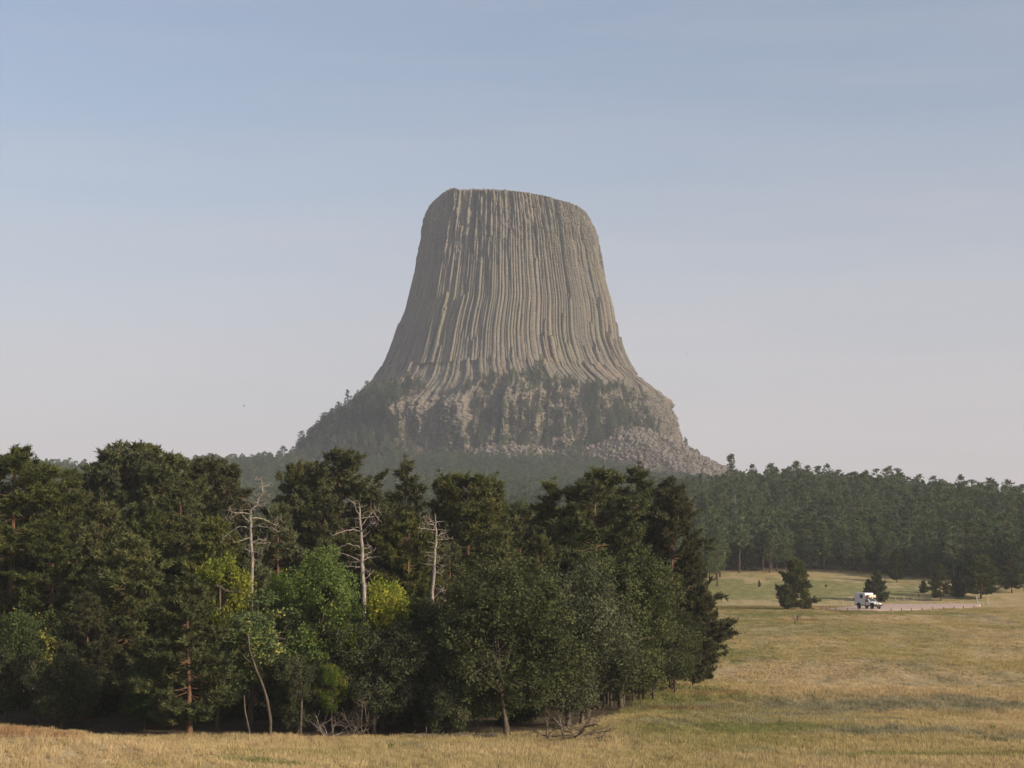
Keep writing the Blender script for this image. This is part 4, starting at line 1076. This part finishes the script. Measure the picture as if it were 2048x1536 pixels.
# ------------------------------------------------------------------ meadow grass
def patch(seed, size, n, h0, h1, w, bend=.35):
    r = np.random.default_rng(seed)
    # blades gathered in tussocks
    tc = r.uniform(-size / 2, size / 2, (n // 9 + 1, 2)); b = np.repeat(tc, 9, 0)[:n] + r.normal(0, .09, (n, 2)); b = np.c_[b, np.zeros(n)]
    h = r.uniform(h0, h1, n); a = r.uniform(0, 6.28, n); ln = r.uniform(.1, bend, n) * h
    tip = b + np.c_[np.cos(a) * ln, np.sin(a) * ln, h]; s = np.c_[-np.sin(a), np.cos(a), np.zeros(n)] * w
    s = s * r.uniform(.6, 1.4, (n, 1)); rot = r.uniform(0, 3.14, n); s = np.c_[np.cos(rot), np.sin(rot), np.zeros(n)] * w
    mid = b * .45 + tip * .55 - np.c_[np.cos(a) * ln * .25, np.sin(a) * ln * .25, np.zeros(n)]
    V = np.stack([b - s, b + s, mid + s * .8, mid - s * .8, tip], 1).reshape(-1, 3); k = np.arange(n)[:, None] * 5
    ti = np.repeat(np.clip(np.repeat(r.uniform(0, 1, n // 9 + 1), 9)[:n] + r.normal(0, .2, n), 0, 1), 5)
    return mesh('grass_patch', V, [k + np.array([[0, 1, 2, 3]]), k + np.array([[3, 2, 4]])], [M['grass']], attrs={'tint': ('POINT', ti)})
near_src = [patch(i, 1.5, 240, .12, .36, .010) for i in range(5)]
far_src = [patch(20 + i, 3.2, 300, .09, .27, .022) for i in range(4)]
def grassfield(name, y0, y1, sp, src, s0, s1, label):
    P = []
    yy = np.arange(y0, y1, sp)
    for y in yy:
        xx = np.arange(-.37 * y - 3, .37 * y + 3, sp); P.append(np.c_[xx, np.full(len(xx), y)])
    P = np.concatenate(P) + r3.uniform(-.5, .5, (sum(len(p) for p in P), 2)) * sp
    ff = forest_floor(P[:, 0], P[:, 1]); P = P[(ff < .55) & ~in_lot(P[:, 0], P[:, 1], 1.0)]
    z = terrain(P[:, 0], P[:, 1]); n = len(P)
    dh = (terrain(P[:, 0], P[:, 1] + 1) - z); s = r3.uniform(s0, s1, n) * (1 + .35 * noise3(P[:, 0] * .12, P[:, 1] * .12, 0, 4))
    o = scatter(name, np.c_[P, z - .01], np.c_[np.arctan(dh), np.zeros(n), r3.uniform(0, 6.28, n) * 0 + r3.choice([0, 0, 0], n)], np.c_[s / s * 1.0, s / s, s], r3.integers(0, len(src), n), src)
    print(name, n); return tag(o, label, kind='stuff')
grassfield('foreground_grass', 70, 150, 1.15, near_src, .75, 1.25, 'dry straw coloured grass in the near meadow')
grassfield('meadow_grass', 150, 345, 2.5, far_src, .7, 1.15, 'dry grass of the open meadow up to the gravel')

# taller weeds standing out of the grass
weed_src = twiggy('weed', 31, .38, 6, (.7, 1.5), 'brush', 1, .012)
GW = 'weeds standing in the dry meadow grass'
g, V, F, ti = broadleaf(40, .8, .28, 5, 16, 5, leaf=.045, z0=.05, stems=2)
weed_green = crown_mesh('weed', V, F, ti, M['ash'])
for px, py, green, lab in ((785, 1516, 1, 'small green weed in the foreground grass below the brush'), (1324, 1526, 0, 'reddish dry weed at the bottom edge of the photo'), (1251, 1485, 0, 'low dark weed in the grass right of the fallen branches'),
                           (1658, 1368, 1, 'single tall green stalk on the mid meadow slope'), (1945, 1366, 1, 'tall green weed on the right meadow slope'), (1415, 1437, 1, 'dark green weed at the left of the green hollow'),
                           (1500, 1500, 0, 'dark weed clump just above the bottom straw band'), (1618, 1498, 0, 'dark weed pair right of the low weed clump'), (1990, 1475, 1, 'green weed in the straw near the right edge')):
    x, y = ground_at(px, py, 74, 300)
    o = obj('weed', weed_green if green else weed_src, None, (x, y, float(terrain(x, y)))); o.scale = (1, 1, 1.2)
    tag(o, lab, 'weed', GW)

# ------------------------------------------------------------------ posts round the pullout
M['white_post'] = simple('pale_post_wood', (.38, .34, .28), .9, .1, scale=4)
M['brown_post'] = simple('brown_post_wood', (.12, .085, .06), .9, .1, scale=4)
def post_mesh(h, r0, mat, slant):
    g = Geo(); g.tube([[0, 0, -.3], [0, 0, h * .5], [0, 0, h]], [r0, r0, r0 * .95], 10); g.tube([[0, 0, h], [slant, 0, h + .05]], [r0 * .95, r0 * .4], 10)
    return g.build('wooden_post', [M[mat]])
pm = {('w', 0): post_mesh(.8, .075, 'white_post', .01), ('w', 1): post_mesh(1.5, .13, 'white_post', .0), ('b', 0): post_mesh(.55, .085, 'brown_post', .01)}
def post(px, py, k, lab, grp):
    d = min(LOTZ / slope(py), 395.0); x = float(wx(px, py, d))
    o = obj('wooden_post', pm[k], None, (x, float(d), float(terrain(x, d)))); tag(o, lab, 'post', grp); o.rotation_euler.y = random.uniform(-.04, .04)
nearp = [(1653, 1218.8), (1660, 1219.4), (1671.6, 1220), (1695, 1220.6), (1718, 1221), (1782, 1221.4), (1802.6, 1221.2), (1822.8, 1221), (1844.4, 1220.4), (1865, 1219.6), (1887.8, 1219), (1908, 1218.2), (1926.8, 1217.2), (1948.4, 1216)]
wordn = ['first', 'second', 'third', 'fourth', 'fifth', 'sixth', 'seventh', 'eighth', 'ninth', 'tenth', 'eleventh', 'twelfth', 'thirteenth', 'last']
for (a, b), w_ in zip(nearp, wordn): post(a, b, ('b', 0), f'low dark post, {w_} from the left along the near gravel edge', 'low dark posts along the near gravel edge')
farp = [(1653, 1215, 'pale post at the far left tip of the gravel'), (1662.5, 1211.2, 'pale post, second at the left end behind the gravel'), (1670, 1212.6, 'shorter pale post, third at the left end behind the gravel'), (1686.5, 1210.8, 'pale post midway between gravel tip and camper truck'), (1704, 1209.8, 'pale post just left behind the camper truck'),
        (1790.5, 1206.5, 'pale post right of the truck pair of pines'), (1808, 1206.5, 'pale post behind the gravel, next toward the brown sign'), (1820, 1206, 'shorter pale post left of the brown sign'), (1826.8, 1206.5, 'paler taller post close left of the brown sign'), (1844.8, 1206.5, 'pale post just right of the brown sign'), (1858, 1206.5, 'thick pale post between the brown sign and the dark pine'),
        (1958, 1210, 'first low post of the cluster at the right end of the gravel'), (1961.5, 1210.6, 'second low post of the right end cluster'), (1966.5, 1211, 'third low post of the right end cluster'), (1977, 1211.5, 'fourth low post of the right end cluster'), (1979.5, 1212, 'fifth low post of the right end cluster'), (1983.6, 1212, 'outermost low post of the right end cluster')]
for a, b, lab in farp: post(a, b, ('w', 0), lab, 'pale posts behind the gravel')
post(1954, 1207.5, ('w', 1), 'tallest pale post at the right end of the gravel', 'tall posts at the right end of the gravel')
post(1975, 1208, ('w', 1), 'slightly shorter tall post at the far right of the post cluster', 'tall posts at the right end of the gravel')
d = LOTZ / slope(1206.8); x = float(wx(1838, 1206.8, d)); sg = empty('brown_sign', (x, d, float(terrain(x, d)))); tag(sg, 'small brown sign board on a post behind the gravel', 'sign')
g = Geo(); g.box((0, 0, .75), (.09, .09, 1.6)); obj('post', g.build('post', [M['brown_post']]), sg)
M['sign'] = simple('brown_sign_paint', (.075, .035, .022), .7, .2)
g = Geo(); g.box((0, -.075, 1.38), (.42, .05, .62)); obj('panel', g.build('panel', [M['sign']]), sg)

# ------------------------------------------------------------------ camper truck
M['paint'] = simple('white_paint', (.74, .73, .71), .35, .5, var=.04, scale=2)
M['shellp'] = simple('camper_shell', (.68, .67, .66), .45, .4, var=.05, scale=1.5)
M['black'] = simple('black_trim', (.018, .018, .019), .6, .3)
M['tyre'] = simple('tyre_rubber', (.022, .021, .020), .9, .1)
M['rim'] = simple('steel_rim', (.35, .34, .33), .5, .4, .4)
M['glass'] = simple('dark_glass', (.045, .055, .062), .12, .6)
M['lamp'] = simple('lamp_glass', (.75, .74, .66), .2, .6)
M['amber'] = simple('orange_lamp', (.55, .17, .03), .4, .4)
M['cream'] = simple('cream_boxes', (.60, .54, .40), .6, .3, var=.2, scale=5)
d = LOTZ / slope(1219.0)
TX = float(wx(1745, 1219, d)) ; TY = d + 3.2
truck = empty('camper_truck', (TX, TY, LOTZ + .07), math.atan2(-.88, .475))
tag(truck, 'white four wheel drive camper truck with boxes over the cab parked on the gravel', 'camper truck')
def part(name, g, mats, parent=None, smooth=False, bevel=0.0):
    o = obj(name, g.build(name, mats, smooth), parent or truck)
    if bevel:
        b = o.modifiers.new('bevel', 'BEVEL'); b.width = bevel; b.segments = 2; b.limit_method = 'ANGLE'
    return o
# local +x = forward
g = Geo(); g.prism([(-3.05, .95), (-2.75, .78), (-.15, .78), (-.15, 1.45), (.15, 1.6), (.15, 2.98), (-.02, 3.1), (-3.05, 3.1)], -1.06, 1.06); box_ = part('camper_box', g, [M['shellp']], bevel=.05)
for sy in (-1, 1):
    g = Geo(); g.box((-.95, sy * 1.065, 2.42), (.72, .03, .62)); w_ = part('window', g, [M['glass']], box_)
    g = Geo()
    for c, s_ in (((-.95, sy * 1.07, 2.75), (.84, .05, .06)), ((-.95, sy * 1.07, 2.09), (.84, .05, .06)), ((-1.34, sy * 1.07, 2.42), (.06, .05, .60)), ((-.56, sy * 1.07, 2.42), (.06, .05, .60))): g.box(c, s_)
    part('window_frame', g, [M['black']], box_)
g = Geo(); g.box((-1.5, 0, .68), (3.0, 1.7, .16)); g.box((.9, 0, .62), (3.0, 1.0, .18)); part('chassis', g, [M['black']])
g = Geo(); g.prism([(-.13, .70), (1.35, .70), (1.35, 1.32), (.78, 1.98), (-.13, 2.02)], -.90, .90); cab = part('cab', g, [M['paint']], bevel=.05)
g = Geo(); g.prism([(1.355, .72), (2.62, .72), (2.66, 1.10), (2.60, 1.22), (1.355, 1.36)], -.84, .84); part('hood', g, [M['paint']], bevel=.05)
g = Geo(); V = np.array([[1.305, -.74, 1.40], [1.305, .74, 1.40], [.845, .70, 1.93], [.845, -.70, 1.93]]); nrm_ = np.array([.055, 0, .048]); g.add(np.concatenate([V + nrm_ * .2, V + nrm_]), [[4, 5, 6, 7], [3, 2, 1, 0], [0, 1, 5, 4], [1, 2, 6, 5], [2, 3, 7, 6], [3, 0, 4, 7]]); part('windshield', g, [M['glass']], cab)
for sy in (-1, 1):
    g = Geo(); g.prism([(.08, 1.36), (1.02, 1.36), (.70, 1.86), (.08, 1.90)], sy * .905, sy * .93); part('side_window', g, [M['glass']], cab)
    g = Geo(); g.box((.02, sy * .912, 1.2), (.03, .03, 1.0)); g.box((1.08, sy * .912, 1.05), (.03, .03, .66)); g.box((.22, sy * .93, 1.2), (.16, .05, .05)); part('door_trim', g, [M['black']], cab)
    g = Geo(); g.box((1.0, sy * 1.06, 1.52), (.10, .22, .30)); g.tube([[1.02, sy * .88, 1.4], [1.0, sy * 1.0, 1.45]], [.02, .02], 5); part('mirror', g, [M['black']], cab)
    for wx_ in (-1.75, 1.95):
        g = Geo(); an = np.linspace(0, math.pi, 12); prof = [(wx_ + .60 * math.cos(a), .62 + .58 * math.sin(a)) for a in an]
        g.prism(prof, sy * (.845 if wx_ > 0 else 1.067), sy * (.95 if wx_ > 0 else 1.10)); part('wheel_arch', g, [M['black']])
        wh = empty('wheel', (wx_, sy * (.86 if wx_ > 0 else .98), .42)); wh.parent = truck
        g = Geo(); an = np.arange(24) * 2 * math.pi / 24
        prof = np.array([(.24, -.15), (.38, -.16), (.425, -.11), (.43, 0), (.425, .11), (.38, .16), (.24, .15)])
        V = np.array([[r_ * math.cos(a), o_, r_ * math.sin(a)] for a in an for r_, o_ in prof]); kk = len(prof)
        F = [[i * kk + j, i * kk + j + 1, ((i + 1) % 24) * kk + j + 1, ((i + 1) % 24) * kk + j] for i in range(24) for j in range(kk - 1)]
        g.add(V, F); part('tyre', g, [M['tyre']], wh, True)
        g = Geo(); g.tube([[0, -.10, 0], [0, .10, 0]], [.25, .25], 20); g.tube([[0, sy * .09, 0], [0, sy * .14, 0]], [.09, .07], 10); part('rim', g, [M['rim']], wh)
g = Geo(); g.tube([[-3.08, .25, 1.75], [-3.34, .25, 1.75]], [.42, .42], 20); g.tube([[-3.34, .25, 1.75], [-3.38, .25, 1.75]], [.40, .2], 20); part('spare_wheel', g, [M['tyre']])
g = Geo(); g.box((2.86, 0, .74), (.22, 1.95, .26)); 
for y_ in (-.45, .45): g.tube([[2.92, y_, .80], [2.98, y_, 1.08], [2.90, y_, 1.22]], [.035] * 3, 6)
g.tube([[2.90, -.62, 1.20], [2.92, 0, 1.22], [2.90, .62, 1.20]], [.035] * 3, 6); g.box((2.70, 0, .48), (.3, 1.2, .2)); part('bull_bar', g, [M['black']])
g = Geo(); g.box((2.665, 0, 1.0), (.03, 1.0, .24)); part('grille', g, [M['black']])
for y_ in (-.66, .66):
    g = Geo(); g.tube([[2.64, y_, .98], [2.70, y_, .98], [2.715, y_, .98]], [.13, .13, .08], 14); part('headlight', g, [M['lamp']])
for y_ in (-.22, .22, -.5, .5):
    g = Geo(); g.tube([[2.93, y_, .99], [3.02, y_, .99], [3.035, y_, .99]], [.10, .11, .07], 12); part('spotlight', g, [M['lamp']])
g = Geo()
for y_ in (-.95, .95): g.tube([[.12, y_, 2.16], [1.25, y_, 2.16]], [.03, .03], 6)
for x_ in (.15, .7, 1.22): g.tube([[x_, -.95, 2.16], [x_, .95, 2.16]], [.03, .03], 6); g.tube([[min(x_, .8), -.7, 1.96], [x_, -.7, 2.16]], [.025, .025], 5); g.tube([[min(x_, .8), .7, 1.96], [x_, .7, 2.16]], [.025, .025], 5)
rack = part('roof_rack', g, [M['black']])
for y_ in (-.56, 0, .56):
    g = Geo(); g.box((.72, y_, 2.47), (.92, .50, .52)); part('storage_box', g, [M['cream']], rack, bevel=.04)
for y_ in (-.93, .93):
    g = Geo(); g.box((.80, y_, 2.42), (.42, .18, .46)); part('fuel_can', g, [M['amber']], rack, bevel=.04)

# ------------------------------------------------------------------ birds
M['bird'] = simple('dark_plumage', (.03, .027, .025), .8, .1)
def bird(px, py, d, s, bank, lab):
    g = Geo()
    t_ = np.linspace(0, 1, 9); g.tube(np.c_[(t_ - .5) * .55, 0 * t_, .02 * np.sin(t_ * 3)], .085 * np.sin(np.clip(t_ * 1.02 + .02, 0, 1) * math.pi) ** .6 + .006, 8)
    for sy in (-1, 1):
        V = []
        for f, w_, x_, z_ in ((0, .20, .06, .02), (.25, .22, .07, .10), (.55, .17, .03, .11), (.8, .10, -.05, .07), (.95, .03, -.14, .03)):
            V += [[x_ + w_ * .5, sy * (.05 + f * .62), z_ + .012], [x_ - w_ * .7, sy * (.05 + f * .62), z_ + .012], [x_ - w_ * .7, sy * (.05 + f * .62), z_ - .006], [x_ + w_ * .5, sy * (.05 + f * .62), z_ - .006]]
        g.add(V, [[i * 4 + j, i * 4 + (j + 1) % 4, i * 4 + 4 + (j + 1) % 4, i * 4 + 4 + j] for i in range(4) for j in range(4)] + [[16, 17, 18, 19]])
    g.add([[-.24, -.03, .01], [-.24, .03, .01], [-.44, .10, .0], [-.44, -.10, .0], [-.24, -.03, -.01], [-.24, .03, -.01], [-.44, .10, -.012], [-.44, -.10, -.012]], [[0, 1, 2, 3], [7, 6, 5, 4], [0, 4, 5, 1], [2, 6, 7, 3], [1, 5, 6, 2], [3, 7, 4, 0]])
    o = obj('bird', g.build('bird', [M['bird']], True), None, (float(wx(px, py, d)), d, float(wz(py, d)))); o.rotation_euler = (bank, .2, .5); o.scale = (s,) * 3
    tag(o, lab, 'bird', 'birds in the sky')
bird(488, 812, 420, .72, .7, 'dark bird flying left of the rock tower above the left ridge')
bird(1375, 708, 520, .55, -.5, 'small dark bird in the sky right of the rock tower')
bird(666, 571, 620, .45, .4, 'faintest bird high in the sky left of the tower shaft')

# ------------------------------------------------------------------ haze
hm = bpy.data.materials.new('haze'); hm.use_nodes = True; hn = hm.node_tree.nodes; hn.clear()
ho, hv = hn.new('ShaderNodeOutputMaterial'), hn.new('ShaderNodeVolumePrincipled')
hv.inputs['Color'].default_value = (.72, .77, .86, 1); hv.inputs['Density'].default_value = .000125; hv.inputs['Anisotropy'].default_value = 0.0
hm.node_tree.links.new(hv.outputs[0], ho.inputs['Volume'])
g = Geo(); g.box((0, 1175, 205), (4400, 2650, 490)); hz_o = obj('haze', g.build('haze', [hm])); tag(hz_o, 'thin pale summer haze over the meadow and hills', kind='stuff')
